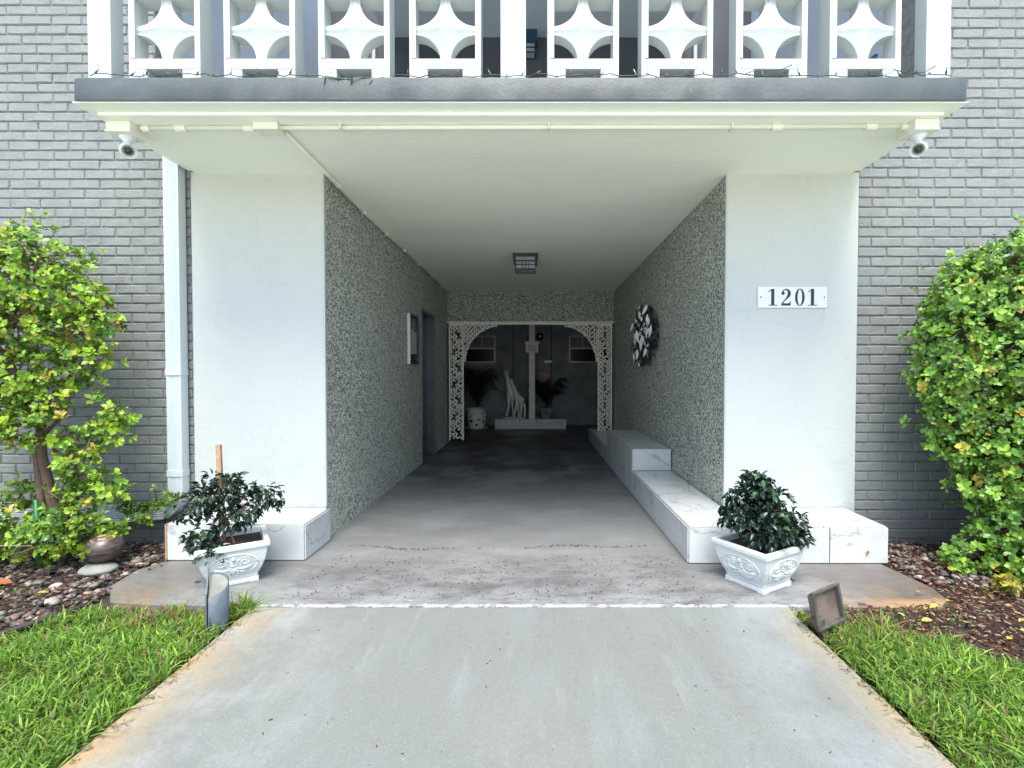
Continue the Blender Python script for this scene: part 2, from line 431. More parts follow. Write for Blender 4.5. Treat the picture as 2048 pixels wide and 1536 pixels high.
class MB:
    def __init__(s):
        s.v = []; s.f = []
    def add(s, vs, fs):
        n = len(s.v)
        s.v += [tuple(v) for v in vs]
        s.f += [tuple(i + n for i in f) for f in fs]
        return s
    def box(s, x0, x1, y0, y1, z0, z1):
        return s.add([(x0, y0, z0), (x1, y0, z0), (x1, y1, z0), (x0, y1, z0), (x0, y0, z1), (x1, y0, z1), (x1, y1, z1), (x0, y1, z1)],
                     [(0, 3, 2, 1), (4, 5, 6, 7), (0, 1, 5, 4), (1, 2, 6, 5), (2, 3, 7, 6), (3, 0, 4, 7)])
    def prism(s, poly, axis, a, b):
        """poly 2-D (ccw seen from +axis) extruded along axis from a to b; axis y: poly is (x,z)"""
        n = len(poly)
        def P(p, t):
            return {'z': (p[0], p[1], t), 'y': (p[0], t, p[1]), 'x': (t, p[0], p[1])}[axis]
        vs = [P(p, a) for p in poly] + [P(p, b) for p in poly]
        fs = [tuple(range(n))[::-1], tuple(range(n, 2 * n))] + [(i, (i + 1) % n, n + (i + 1) % n, n + i) for i in range(n)]
        if axis == 'y':
            fs = [f[::-1] for f in fs]
        return s.add(vs, fs)
    def tube(s, pts, r, seg=8, cap=True, flat=1.0):
        pts = [Vector(p) for p in pts]
        rs = r if isinstance(r, (list, tuple)) else [r] * len(pts)
        n0 = len(s.v)
        prev = None
        for i, p in enumerate(pts):
            d = (pts[min(i + 1, len(pts) - 1)] - pts[max(i - 1, 0)]).normalized()
            if prev is None:
                u = d.cross(Vector((0, 0, 1)))
                if u.length < .05:
                    u = d.cross(Vector((0, 1, 0)))
            else:
                u = prev - d * prev.dot(d)
            u.normalize(); prev = u
            w = d.cross(u)
            for k in range(seg):
                a = 2 * PI * k / seg
                s.v.append(tuple(p + (u * math.cos(a) + w * math.sin(a) * flat) * rs[i]))
        for i in range(len(pts) - 1):
            for k in range(seg):
                a = n0 + i * seg + k; b = n0 + i * seg + (k + 1) % seg
                s.f.append((a, b, b + seg, a + seg))
        if cap:
            s.f.append(tuple(n0 + k for k in range(seg))[::-1])
            e = n0 + (len(pts) - 1) * seg
            s.f.append(tuple(e + k for k in range(seg)))
        return s
    def lathe(s, prof, c=(0, 0, 0), seg=24):
        n0 = len(s.v)
        for r, z in prof:
            for k in range(seg):
                a = 2 * PI * k / seg
                s.v.append((c[0] + r * math.cos(a), c[1] + r * math.sin(a), c[2] + z))
        for i in range(len(prof) - 1):
            for k in range(seg):
                a = n0 + i * seg + k; b = n0 + i * seg + (k + 1) % seg
                s.f.append((a, b, b + seg, a + seg))
        return s
    def ball(s, c, rx, ry=None, rz=None, seg=12, rings=8, jit=0, rnd=random):
        ry = ry or rx; rz = rz or rx
        n0 = len(s.v)
        for i in range(rings + 1):
            t = PI * i / rings
            for k in range(seg):
                a = 2 * PI * k / seg
                j = 1 + (rnd.uniform(-jit, jit) if jit else 0)
                s.v.append((c[0] + rx * j * math.sin(t) * math.cos(a), c[1] + ry * j * math.sin(t) * math.sin(a), c[2] - rz * math.cos(t)))
        for i in range(rings):
            for k in range(seg):
                a = n0 + i * seg + k; b = n0 + i * seg + (k + 1) % seg
                s.f.append((a, b, b + seg, a + seg))
        return s
    def xf(s, M, start=0):
        for i in range(start, len(s.v)):
            s.v[i] = tuple(M @ Vector(s.v[i]))
        return s
    def mesh(s, name, mat):
        me = bpy.data.meshes.new(name)
        me.from_pydata(s.v, [], s.f)
        for q in (mat if isinstance(mat, (list, tuple)) else [mat]):
            me.materials.append(q)
        me.update()
        return me
    def build(s, name, mat, parent=None, smooth=False, bevel=0, seg=2):
        me = s.mesh(name, mat)
        if smooth:
            me.polygons.foreach_set('use_smooth', [True] * len(me.polygons))
        o = link(name, me, parent)
        if bevel:
            md = o.modifiers.new('bevel', 'BEVEL')
            md.width = bevel; md.segments = seg; md.limit_method = 'ANGLE'; md.angle_limit = R(40)
        return o

def np_mesh(name, V, F, tint=None, mat=None, smooth=False):
    """V (n,3), F (m,k) with one k; tint (n,3) per vertex"""
    me = bpy.data.meshes.new(name)
    me.vertices.add(len(V)); me.vertices.foreach_set('co', np.ascontiguousarray(V, dtype=np.float32).ravel())
    k = F.shape[1]
    me.loops.add(F.size); me.loops.foreach_set('vertex_index', np.ascontiguousarray(F, dtype=np.int32).ravel())
    me.polygons.add(len(F))
    me.polygons.foreach_set('loop_start', np.arange(0, F.size, k, dtype=np.int32))
    me.polygons.foreach_set('loop_total', np.full(len(F), k, dtype=np.int32))
    if smooth:
        me.polygons.foreach_set('use_smooth', np.ones(len(F), dtype=bool))
    me.update(calc_edges=True)
    if tint is not None:
        ca = me.color_attributes.new('tint', 'FLOAT_COLOR', 'POINT')
        c = np.ones((len(V), 4), dtype=np.float32); c[:, :3] = tint
        ca.data.foreach_set('color', c.ravel())
    if mat: me.materials.append(mat)
    return me

def unit(a):
    return a / np.maximum(np.linalg.norm(a, axis=-1, keepdims=True), 1e-9)

def leaves_mesh(name, P, D, U, Ln, Wd, tint, mat, curl=.25, fold=.25, point=1.0):
    """one folded, curling leaf per row: P base, D direction, U up-ish normal, length, width"""
    n = len(P)
    D = unit(D); S = unit(np.cross(D, U)); N = np.cross(S, D)
    ts = [(0, 0, 0), (.28, -.42, 1), (.28, 0, 0), (.28, .42, 1), (.62, -.5 * point, 1), (.62, 0, 0), (.62, .5 * point, 1), (1, 0, 0)]
    V = np.zeros((n, 8, 3))
    for i, (t, w, e) in enumerate(ts):
        V[:, i] = P + D * (Ln * t)[:, None] + S * (Wd * w)[:, None] + N * ((Wd * fold * e) - Ln * curl * t * t)[:, None]
    F = np.array([(0, 1, 2), (0, 2, 3), (1, 4, 5), (1, 5, 2), (2, 5, 6), (2, 6, 3), (4, 7, 5), (5, 7, 6)])
    FF = (F[None] + (np.arange(n) * 8)[:, None, None]).reshape(-1, 3)
    T = np.repeat(tint, 8, axis=0).reshape(n, 8, 3)
    T = T * np.array([.85, .95, 1.12, .95, 1, 1.12, 1, 1.05])[None, :, None]
    return np_mesh(name, V.reshape(-1, 3), FF, T.reshape(-1, 3), mat, smooth=False)

def struct(o):
    o['kind'] = 'structure'
    return o

# ------------------------------------------------------------------ ground
g = MB(); g.add([(-60, -60, -.06), (60, -60, -.06), (60, 60, -.06), (-60, 60, -.06)], [(0, 1, 2, 3)])
struct(g.build('ground', MT['lawn']))
g = MB(); g.box(-30, 30, -32, .45, -.10, -.004)  # unseen pale ground added behind the camera to bounce light into the entrance
struct(g.build('bounce_ground', MT['bounce']))
# walkway slab with a slightly ragged edge
def ragged(p, q, n, amp, rnd):
    out = []
    for i in range(n):
        t = i / n
        out.append((p[0] + (q[0] - p[0]) * t + rnd.uniform(-amp, amp), p[1] + (q[1] - p[1]) * t + rnd.uniform(-amp, amp)))
    return out
rr = random.Random(3)
poly = ragged((-1.452, .46), (1.285, .46), 1, 0, rr) + ragged((1.285, .46), (1.30, 2.40), 90, .0018, rr) + [(1.31, 2.478)] + ragged((1.31, 2.478), (-1.455, 2.478), 1, 0, rr) + ragged((-1.455, 2.478), (-1.452, .46), 90, .0018, rr)
w = MB(); w.prism(poly, 'z', -.12, -.002)
struct(w.build('walkway', MT['walk'], bevel=.008))
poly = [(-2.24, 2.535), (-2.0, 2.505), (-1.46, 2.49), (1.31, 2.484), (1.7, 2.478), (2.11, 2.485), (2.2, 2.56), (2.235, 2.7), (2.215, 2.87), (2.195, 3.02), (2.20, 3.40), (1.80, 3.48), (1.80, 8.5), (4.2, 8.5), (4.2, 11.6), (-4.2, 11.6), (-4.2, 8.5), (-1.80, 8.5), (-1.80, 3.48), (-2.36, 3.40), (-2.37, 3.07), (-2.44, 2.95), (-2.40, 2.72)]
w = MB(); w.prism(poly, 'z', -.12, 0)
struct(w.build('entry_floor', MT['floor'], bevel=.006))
# planting beds
def bumpy_sheet(name, x0, x1, y0, y1, z, amp, mat, n=40, seed=1):
    r = np.random.default_rng(seed)
    nx, ny = n, n
    xs, ys = np.meshgrid(np.linspace(x0, x1, nx), np.linspace(y0, y1, ny))
    V = np.stack([xs.ravel(), ys.ravel(), z + r.uniform(-amp, amp, nx * ny)], 1)
    idx = np.arange(nx * ny).reshape(ny, nx)
    F = np.stack([idx[:-1, :-1], idx[:-1, 1:], idx[1:, 1:], idx[1:, :-1]], -1).reshape(-1, 4)
    return link(name, np_mesh(name, V, F, None, mat, True))
bed_l = struct(bumpy_sheet('pebble_bed', -4.6, -2.0, 1.2, 3.47, -.028, .006, MT['earth'], 60, 1))
bed_r = struct(bumpy_sheet('mulch_bed', 1.36, 4.4, 1.2, 3.47, -.026, .008, MT['earth'], 60, 2))

# ------------------------------------------------------------------ brick walls
def brick_variant(L, H, D, rnd):
    b = MB()
    c = .006
    def j(a=.0016): return rnd.uniform(-a, a)
    x0, x1, z0, z1 = -L / 2, L / 2, -H / 2, H / 2
    back = [(x0, D, z0), (x1, D, z0), (x1, D, z1), (x0, D, z1)]
    mid = [(x0 + j(), c + j(), z0 + j()), (x1 + j(), c + j(), z0 + j()), (x1 + j(), c + j(), z1 + j()), (x0 + j(), c + j(), z1 + j())]
    fr = [(x0 + c + j(), j(.0014), z0 + c + j()), (0, j(.0014), z0 + c + j()), (x1 - c + j(), j(.0014), z0 + c + j()), (x1 - c + j(), j(.0014), z1 - c + j()), (0, j(.0014), z1 - c + j()), (x0 + c + j(), j(.0014), z1 - c + j())]
    b.add(back + mid + fr, [(0, 1, 5, 4), (1, 2, 6, 5), (2, 3, 7, 6), (3, 0, 4, 7), (4, 5, 10, 9, 8), (5, 6, 11, 10), (6, 7, 13, 12, 11), (7, 4, 8, 13), (8, 9, 12, 13), (9, 10, 11, 12)])
    return b

def brick_wall(xa, xb, xup, sgn, zs, ph, pl, anchor, label, seed):
    """bricks from xa to xb; above the canopy slab the wall runs on to xup; zs first bed, ph course, pl pitch"""
    rnd = random.Random(seed)
    root = empty('brick_wall', ((xa + xb) / 2, 3.5, 0))
    tag(root, label, 'wall', 'painted brick walls either side of the entrance')
    ox = root.location.x
    lo, hi = min(xa, xb), max(xa, xb)
    ulo, uhi = (lo, xup) if sgn < 0 else (xup, hi)
    b = MB()
    b.box(lo - ox, hi - ox, .002, .22, -.1, 2.86)
    b.box(ulo - ox, uhi - ox, .002, .22, 2.8602, 6.2)
    b.build('mortar', MT['mortar'], root)
    gap = .008
    variants = [brick_variant(pl - gap, ph - gap, .012, rnd).mesh('brick', MT['brick']) for _ in range(7)]
    cells = []
    nrow = int(6.1 / ph)
    for k in range(nrow):
        zc = zs + ph * (k + .5)
        a, c = (lo, hi) if zc < 2.88 else (ulo, uhi)
        off = anchor + (pl / 2 if k % 2 else 0)
        i0 = math.floor((a - off) / pl)
        xx = off + i0 * pl
        while xx < c:
            x0, x1 = max(xx, a), min(xx + pl, c)
            if x1 - x0 > .03:
                cells.append(((x0 + x1) / 2, zc, (x1 - x0)))
            xx += pl
    def seen(c):
        x, z, _ = c
        return .0 <= z < 4.02 and (-3.88 < x if sgn < 0 else x < 3.56)
    key = lambda c: (0 if seen(c) else 1, abs(c[0]) * .6 + abs(c[1] - 2.0) * .3)
    cells.sort(key=key)
    rest = MB()
    for n, (x, z, L) in enumerate(cells):
        y = -.0066 + rnd.uniform(-.0016, .0016)
        if n < 298:
            o = link('brick', variants[rnd.randrange(7)], root, (x - ox, y, z))
            o.scale = ((L - gap) / (pl - gap), 1, 1)
            o.rotation_euler = (rnd.uniform(-.003, .003), rnd.uniform(-.004, .004), rnd.uniform(-.003, .003))
        else:
            bb = brick_variant(L - gap, ph - gap, .012, rnd)
            rest.add([(v[0] + x - ox, v[1] + y, v[2] + z) for v in bb.v], bb.f)
    tag(rest.build('outlying_bricks', MT['brick'], root), kind='stuff')
    return root

brick_wall(-5.0, -2.45, -2.70, -1, .005, .068, .2145, -3.644 % .2145, 'grey painted brick wall behind the white downspout, side with the sparse twiggy shrub', 5)
wr = brick_wall(2.312, 4.9, 2.75, 1, .003, .0702, .223, 3.08 % .223, 'grey painted brick wall beside the pillar that carries the house number', 6)

# ------------------------------------------------------------------ pillars
def pillar(x0, x1, label, inner):
    root = empty('entrance_pillar', ((x0 + x1) / 2, 3.6, 0))
    cx = root.location.x
    b = MB(); b.box(x0 - cx, x1 - cx, -.12, -.10, 0, 2.638)
    if inner > 0: b.box(x0 - cx, x1 - .31 - cx, -.098, .3, 0, 2.638)
    else: b.box(x0 + .31 - cx, x1 - cx, -.098, .3, 0, 2.638)
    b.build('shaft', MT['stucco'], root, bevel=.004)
    e = MB()
    xe = x1 if inner > 0 else x0
    e.box(xe - cx - .006, xe - cx + .006, -.126, -.1, .24, 2.615)
    e.build('corner_bead', MT['white'], root, bevel=.003)
    return tag(root, label, 'pillar', 'white stucco pillars of the entrance')
pillar(-2.448, -1.503, 'blank white stucco pillar next to the downspout', 1)
pillar(1.368, 2.310, 'white stucco pillar with the house number plate on it', -1)

# ------------------------------------------------------------------ passage walls
root = empty('passage_wall', (-1.65, 3.502, 0))
tag(root, 'speckled pebble wall of the passage with the doorway and framed notice', 'wall', 'pebble faced passage walls')
b = MB()
b.box(-.16, .143, 0, 2.978, 0, 2.617)
b.box(-.16, .143, 2.978, 3.848, 2.09, 2.617)
b.box(-.16, .143, 3.848, 5.2, 0, 2.617)
b.build('wall_face', MT['pebble_wall'], root)
b = MB()     # steel frame of the doorway and the door
b.box(-.01, .147, 3.80, 3.846, 0, 2.05)
b.box(-.01, .150, 2.98, 3.02, 0, 2.05)
b.box(-.01, .147, 2.98, 3.846, 2.05, 2.088)
fr = b.build('door_frame', MT['jamb'], root, bevel=.003)
b = MB(); b.box(.0, .035, 3.02, 3.80, .01, 2.05)
dr = b.build('door', MT['door_dark'], root)
b = MB(); b.box(.036, .044, 3.44, 3.60, 1.28, 1.40)
b.build('call_plate', MT['ink'], dr, bevel=.002)
b = MB(); b.box(.0355, .039, 3.06, 3.07, .02, 2.04).box(.0355, .039, 3.40, 3.408, .02, 2.04)
b.build('door_seam', MT['door_metal'], dr)
root2 = empty('passage_wall', (1.52, 3.502, 0))
tag(root2, 'speckled pebble wall of the passage above the tiled bench', 'wall', 'pebble faced passage walls')
b = MB(); b.box(-.150, .16, 0, 5.2, 0, 2.617)
b.build('wall_face', MT['pebble_wall'], root2)
bm_ = empty('passage_beam', (-.07, 8.5, 2.1))
tag(bm_, 'pebble faced beam across the end of the passage above the white lace arch', 'beam')
b = MB(); b.box(-1.433, 1.438, -.12, .12, 0, .517)
b.build('beam_face', MT['pebble_wall'], bm_)

# ------------------------------------------------------------------ canopy
cn = empty('entrance_canopy', (-.07, 3.0, 2.62))
tag(cn, 'flat concrete canopy with grey fascia and cream underside over the entrance', 'canopy')
rnd = random.Random(12)
b = MB()
# fascia: subdivided front edge, slightly uneven
nseg = 90
prof = [(0, .026), (-.003, .030), (-.004, .034), (-.004, .142), (-.001, .148), (.006, .151), (.6, .1515)]
ring = []
pathpts = []
X0, X1, YF, YB = -2.39, 2.38, -.40, .47
path = [(X0, YB, 1, 0)] + [(X0, YF + .05 + (YB - YF - .05) * (1 - t / 8), 1, 0) for t in range(1, 8)] + [(X0 + .006, YF + .024, .9, .4), (X0 + .024, YF + .006, .4, .9)] + \
       [(X0 + .05 + (X1 - X0 - .1) * t / nseg, YF, 0, 1) for t in range(nseg + 1)] + [(X1 - .024, YF + .006, -.4, .9), (X1 - .006, YF + .024, -.9, .4)] + [(X1, YF + .05 + (YB - YF - .05) * t / 8, -1, 0) for t in range(1, 9)]
n0 = 0
for (px, py, ix, iy) in path:
    jz = rnd.uniform(-.003, .003)
    for k, (d, z) in enumerate(prof):
        jj = rnd.uniform(-.0014, .0014) if 1 <= k <= 5 else 0
        dd = d + jj
        if k == 6: dd = .2
        b.v.append((px + ix * dd, py + iy * dd, z + (jz * .6 if 3 <= k < 6 else 0)))
m_ = len(prof)
for i in range(len(path) - 1):
    for k in range(m_ - 1):
        a = i * m_ + k
        b.f.append((a, a + m_, a + m_ + 1, a + 1))
b.build('fascia', MT['fascia'], cn, smooth=True)
b = MB(); b.box(X0 + .004, X1 - .004, YF + .004, YB, .0245, .0285)
b.box(X0 + .1, X1 - .1, YF + .1, .47, .03, .1496)
b.build('slab', MT['deck'], cn)
b = MB(); b.box(X0 + .005, X1 - .005, YF + .005, YB, .0205, .0243)
b.build('soffit_border', MT['ceiling'], cn)
b = MB(); b.prism([(X0 + .06, YF + .09), (X1 - .06, YF + .09), (X1 - .06, YB + .03), (1.45, YB + .03), (1.45, 5.40), (-1.44, 5.40), (-1.44, YB + .03), (X0 + .06, YB + .03)], 'z', 0, .020)
b.build('soffit_panel', MT['ceiling'], cn, bevel=.006)
b = MB(); b.box(-1.44, 1.45, YB + .0302, 5.40, .0203, .149).box(X0 - 1.9, -1.4401, .9, 5.40, 0, .149).box(1.4501, X1 + 1.9, .9, 5.40, 0, .149).box(X0 - 1.9, X1 + 1.9, 5.4002, 8.7, 0, .149)
b.build('passage_ceiling', MT['ceiling'], cn)
b = MB(); b.box(X0 - .2, X1 + .4, .503, 3.2, .1495, .152)
b.build('balcony_deck', MT['deck'], cn)

# ------------------------------------------------------------------ tiled benches
def tiles(root, rects, t=.008):
    """rects: (axis, pos, sign, a0, a1, b0, b1): a tile on the plane axis=pos facing sign"""
    for (ax, pos, sg, a0, a1, b0, b1) in rects:
        g_ = .0032
        p0, p1 = (pos, pos + t) if sg > 0 else (pos - t, pos)
        a0, a1, b0, b1 = a0 + g_, a1 - g_, b0 + g_, b1 - g_
        b = MB()
        if ax == 'y': b.box(a0, a1, p0, p1, b0, b1)
        elif ax == 'x': b.box(p0, p1, a0, a1, b0, b1)
        else: b.box(a0, a1, b0, b1, p0, p1)
        b.build('tile', MT['tile'], root)

# bench under the blank pillar
root = empty('tiled_bench', (-1.915, 3.1, 0))
tag(root, 'short low marble tiled ledge at the foot of the blank pillar', 'bench')
X0b, X1b, YFb, Zb = -.445, .435, 0, .228
b = MB(); b.box(X0b, X1b, YFb, .371, 0, Zb)
b.build('core', MT['grout'], root)
tiles(root, [('y', 0, -1, X0b, -.02, .003, Zb + .0025), ('y', 0, -1, -.02, X1b + .0025, .003, Zb + .0025),
             ('x', X1b, 1, -.0015, .38, .003, Zb + .0025),
             ('z', Zb, 1, X0b, -.02, 0, .37), ('z', Zb, 1, -.02, X1b, 0, .37)])
b = MB(); b.box(X0b - .014, X0b - .002, -.006, .371, 0, Zb + .006)
b.build('end_board', MT['wood'], root)

# L-shaped bench along the passage wall
root = empty('tiled_bench', (1.37, 3.05, 0))
tag(root, 'long stepped marble tiled bench along the passage wall, turning the corner of the number pillar', 'bench')
b = MB()
b.box(-.392, .858, 0, .425, 0, .228)                 # front arm under the pillar
b.box(-.392, -.008, .4255, 1.77, 0, .228)             # low part in the passage
b.box(-.392, -.008, 1.7705, 3.45, 0, .443)            # raised part
b.box(-.392, -.008, 3.4505, 5.65, 0, .215)            # far low part
b.build('core', MT['grout'], root)
T = []
T += [('y', 0, -1, -.40, -.08, .003, .2305), ('y', 0, -1, -.08, .38, .003, .2305), ('y', 0, -1, .38, .866, .003, .2305)][0:0]
T += [('y', 0, -1, -.3945, .02, .003, .2305), ('y', 0, -1, .02, .495, .003, .2305), ('y', 0, -1, .495, .866, .003, .2305)]
T += [('x', .858, 1, 0, .42, .003, .2305)]
T += [('z', .228, 1, -.392, .02, 0, .32), ('z', .228, 1, .02, .46, 0, .425), ('z', .228, 1, .46, .858, 0, .425)]
ys = [0, .32, .78, 1.24, 1.70, 1.7615]
for i in range(1, len(ys) - 1):
    a, c = ys[i], ys[i + 1]
    T.append(('z', .228, 1, -.392, -.008, a, c))
for i in range(len(ys) - 1):
    T.append(('x', -.392, -1, ys[i], ys[i + 1], .003, .2305))
T.append(('y', 1.7705, -1, -.392, -.009, .2365, .450))
yy = [1.762, 2.10, 2.56, 3.02, 3.45]
for i in range(4):
    T.append(('z', .443, 1, -.392, -.008, max(yy[i], 1.7705), yy[i + 1]))
    T.append(('x', -.392, -1, yy[i], yy[i + 1], .003, .4455))
yy = [3.4505, 3.9, 4.36, 4.82, 5.28, 5.65]
for i in range(5):
    T.append(('z', .215, 1, -.392, -.008, yy[i], yy[i + 1]))
    T.append(('x', -.392, -1, yy[i] , yy[i + 1], .003, .2175))
tiles(root, T)
# platform at the back
root = empty('tiled_platform', (-.087, 10.52, 0))
tag(root, 'low marble tiled platform carrying the giraffe statue at the back', 'platform')
b = MB(); b.box(-.765, .765, 0, .82, 0, .208)
b.build('core', MT['grout'], root)
xs = [-.772, -.70, -.23, .23, .69, .772]
tiles(root, [('y', 0, -1, xs[i], xs[i + 1], .003, .2105) for i in range(5)] + [('z', .208, 1, max(xs[i], -.765), min(xs[i + 1], .765), 0, .41) for i in range(5)]
      + [('z', .208, 1, max(xs[i], -.765), min(xs[i + 1], .765), .41, .82) for i in range(5)]
      + [('x', -.765, -1, 0, .82, .003, .2105), ('x', .765, 1, 0, .82, .003, .2105)])

# ------------------------------------------------------------------ rear court
bk = empty('rear_wall', (0, 11.4, 0))
tag(bk, 'dark rough wall with two windows closing the court behind the arch', 'wall')
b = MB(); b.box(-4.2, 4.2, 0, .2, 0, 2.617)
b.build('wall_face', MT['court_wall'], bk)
for x in (-.50, .39):
    b = MB(); b.box(x - .012, x + .012, -.012, 0, .0, 2.6)
    b.build('joint_strip', MT['grey_wall'], bk)
def window(xa, xb, parent):
    w = empty('window', (0, 0, 0)); w.parent = parent
    z0, z1, zm = 1.47, 2.09, 1.80
    f = MB(); t = .024
    f.box(xa, xb, -.03, -.002, z0, z0 + t).box(xa, xb, -.03, -.002, z1 - t * .7, z1).box(xa, xa + t, -.03, -.002, z0 + t, z1 - t * .7).box(xb - t, xb, -.03, -.002, z0 + t, z1 - t * .7)
    f.box(xa + t, xb - t, -.034, -.002, zm - .016, zm + .016)
    f.build('frame', MT['alu'], w)
    mu = MB()
    for i in (1, 2):
        x = xa + (xb - xa) * i / 3
        mu.box(x - .006, x + .006, -.024, -.002, zm + .016, z1 - .018)
    mu.build('mullion', MT['alu'], w)
    MB().box(xa + t, xb - t, -.016, -.002, z0 + t, zm - .016).build('pane', MT['window_glass'], w)
    MB().box(xa + t, xb - t, -.012, -.002, zm + .016, z1 - .018).build('pane', MT['window_blind'], w)
window(-1.86, -.92, bk)
window(.81, 1.75, bk)
for sx, lb in ((-4.3, 'dark rough side wall of the rear court on the doorway side'), (4.2, 'dark rough side wall of the rear court on the bench side')):
    b = MB(); b.box(sx, sx + .1, 8.62, 11.6, 0, 2.617)
    tag(b.build('court_side_wall', MT['court_wall']), lb, 'wall')
for sx, sx2, lb in ((-4.3, -1.811, 'dark wall returning from the passage behind the doorway side'), (1.681, 4.3, 'dark wall returning from the passage behind the bench side')):
    b = MB(); b.box(sx, sx2, 8.5, 8.62, 0, 2.617)
    tag(b.build('court_return_wall', MT['court_wall']), lb, 'wall')
b = MB(); b.box(-4.3, 4.3, 11.70, 11.72, 0, 2.9)
o = empty('support_post', (-.055, 10.62, .2165))
tag(o, 'square cream painted post standing on the tiled platform', 'post')
MB().box(-.065, .065, -.05, .05, 0, 2.40).build('shaft', MT['post'], o, bevel=.006)
o = empty('notice_board', (-.054, 10.565, 1.667))
tag(o, 'small weathered notice fixed to the cream post', 'sign')
b = MB(); b.prism([(-.135, 0), (.135, 0), (.135, .175), (.155, .19), (.155, .24), (-.155, .24), (-.155, .19), (-.135, .175)], 'y', -.004, .003)
b.build('board', MT['post'], o)
b = MB()
xq = -.078
for wd in (.028, .034, .026, .03):       # first printed line, worn letters
    b.box(xq, xq + wd * .3, -.0062, -.0045, .115, .150).box(xq + wd * .3, xq + wd, -.0062, -.0045, .142, .150)
    b.box(xq + wd * .3, xq + wd * .8, -.0062, -.0045, .128, .134)
    xq += wd + .011
b.build('printed_line', MT['ink'], o)['kind'] = 'stuff'
for z in (.078, .035):
    b = MB()
    xq = -.075
    while xq < .072:
        wd = random.uniform(.008, .02)
        b.box(xq, xq + wd, -.0062, -.0045, z, z + .014)
        xq += wd + .006
    b.build('printed_line', MT['ink'], o)['kind'] = 'stuff'
o = empty('alarm_bell', (.128, 11.39, 2.08))
tag(o, 'small round dark alarm bell with pale centre on the rear wall', 'bell')
b = MB(); b.lathe([(.0, .045), (.05, .04), (.085, .012), (.09, 0)]); b.xf(Matrix.Rotation(R(90), 4, 'X')); b.build('gong', MT['red'], o, True)
b = MB(); b.lathe([(.0, .06), (.018, .058), (.026, .04)]); b.xf(Matrix.Rotation(R(90), 4, 'X')); b.build('hub', MT['enamel'], o, True)
tag(MB().box(.235, .40, 11.385, 11.398, 1.462, 1.522).build('label_plate', MT['enamel']), 'little white horizontal label on the rear wall', 'label')
o = empty('wall_notice', (.27, 11.395, 1.12))
tag(o, 'faded pink notice on the rear wall above the potted fern', 'sign')
MB().box(-.06, .09, -.008, 0, 0, .125).build('sheet', MT['pink'], o)
MB().box(-.155, -.075, -.008, 0, .06, .125).build('side_slip', MT['pink'], o)

# ------------------------------------------------------------------ lace arch
arch = empty('lace_arch', (-.045, 8.33, 0))
tag(arch, 'white lacework iron arch with two pierced columns and corner brackets', 'arch')
def leafprism(b, x, z, L, W, a, y0, y1):
    pts = []
    for t, w in ((-.5, 0), (-.2, -.42), (.2, -.5), (.5, 0), (.2, .5), (-.2, .42)):
        px, pz = t * L, w * W
        pts.append((x + px * math.cos(a) - pz * math.sin(a), z + px * math.sin(a) + pz * math.cos(a)))
    b.prism(pts, 'y', y0, y1)
def lace_column(xa, xb, z0, z1, seed):
    rnd = random.Random(seed)
    f = MB(); t = .022
    f.box(xa, xa + t, -.015, .012, z0 - .03, z1).box(xb - t, xb, -.015, .012, z0 - .03, z1)
    f.box(xa + t, xb - t, -.012, .010, z1 - t, z1)
    fo = f.build('column', MT['iron_white'], arch)
    b = MB()
    xi0, xi1 = xa + t, xb - t
    W = xi1 - xi0; mh = .30
    n = int(round((z1 - z0) / mh)); mh = (z1 - z0) / n
    mod = []
    nx, nz = 5, 8
    for i in range(nx):
        for k in range(nz):
            u = (i + .5) / nx - .5; v = (k + .5) / nz - .5
            # cross shaped opening in the middle of every module
            if (abs(u) < .26 and abs(v) < .05) or (abs(u) < .12 and abs(v) < .12):
                continue
            s = 1 if (i + k) % 2 else -1
            if rnd.random() < .14: continue
            mod.append((u * W + rnd.uniform(-.003, .003), v * mh + rnd.uniform(-.003, .003), .062 + rnd.uniform(-.008, .008), .026 + rnd.uniform(-.004, .004), s * R(48) + rnd.uniform(-.6, .6)))
    for m2 in range(n):
        zc = z0 + mh * (m2 + .5)
        fl = -1 if m2 % 2 else 1
        for (x, z, L, w_, a) in mod:
            leafprism(b, (xi0 + xi1) / 2 + fl * x, zc + z, L, w_, fl * a, -.006, .004)
    b.build('filigree', MT['iron_white'], fo)
lace_column(-1.42, -1.17, .09, 2.045, 1)
lace_column(1.13, 1.375, .225, 2.045, 2)
f = MB(); f.box(-1.42, 1.375, -.016, .013, 2.045, 2.068); f.build('rail', MT['iron_white'], arch)
f = MB(); f.box(-1.45, 1.405, -.03, .04, 2.073, 2.097); f.build('header', MT['post'], arch)
def bracket(xc, sg, seed):
    rnd = random.Random(seed)
    b = MB()
    n = 15
    RX, RZ = .60, .66
    for i in range(n):
        for k in range(n + 2):
            u = (i + .5) / n * RX; v = (k + .5) / (n + 2) * RZ
            # keep the corner outside a quarter ellipse centred on the opening
            e = ((RX - u) / (RX - .0)) ** 2 + ((RZ - v) / RZ) ** 2
            if e < .93 + rnd.uniform(-.05, .05): continue
            if u > .56 or v > .62: continue
            if rnd.random() < .1: continue
            leafprism(b, xc + sg * u, 2.045 - v, .060, .024, (1 if (i + k) % 2 else -1) * R(50) + rnd.uniform(-.4, .4), -.006, .004)
    for q in range(22):      # scalloped rim
        t = q / 21 * PI / 2
        u = RX - RX * .97 * math.cos(t); v = RZ - RZ * .97 * math.sin(t)
        if u < .58 and v < .63:
            b.ball((xc + sg * u, -.001, 2.045 - v), .02, .008, .02, 8, 4)
    b.build('corner_bracket', MT['iron_white'], arch)
bracket(-1.17, 1, 3)
bracket(1.13, -1, 4)

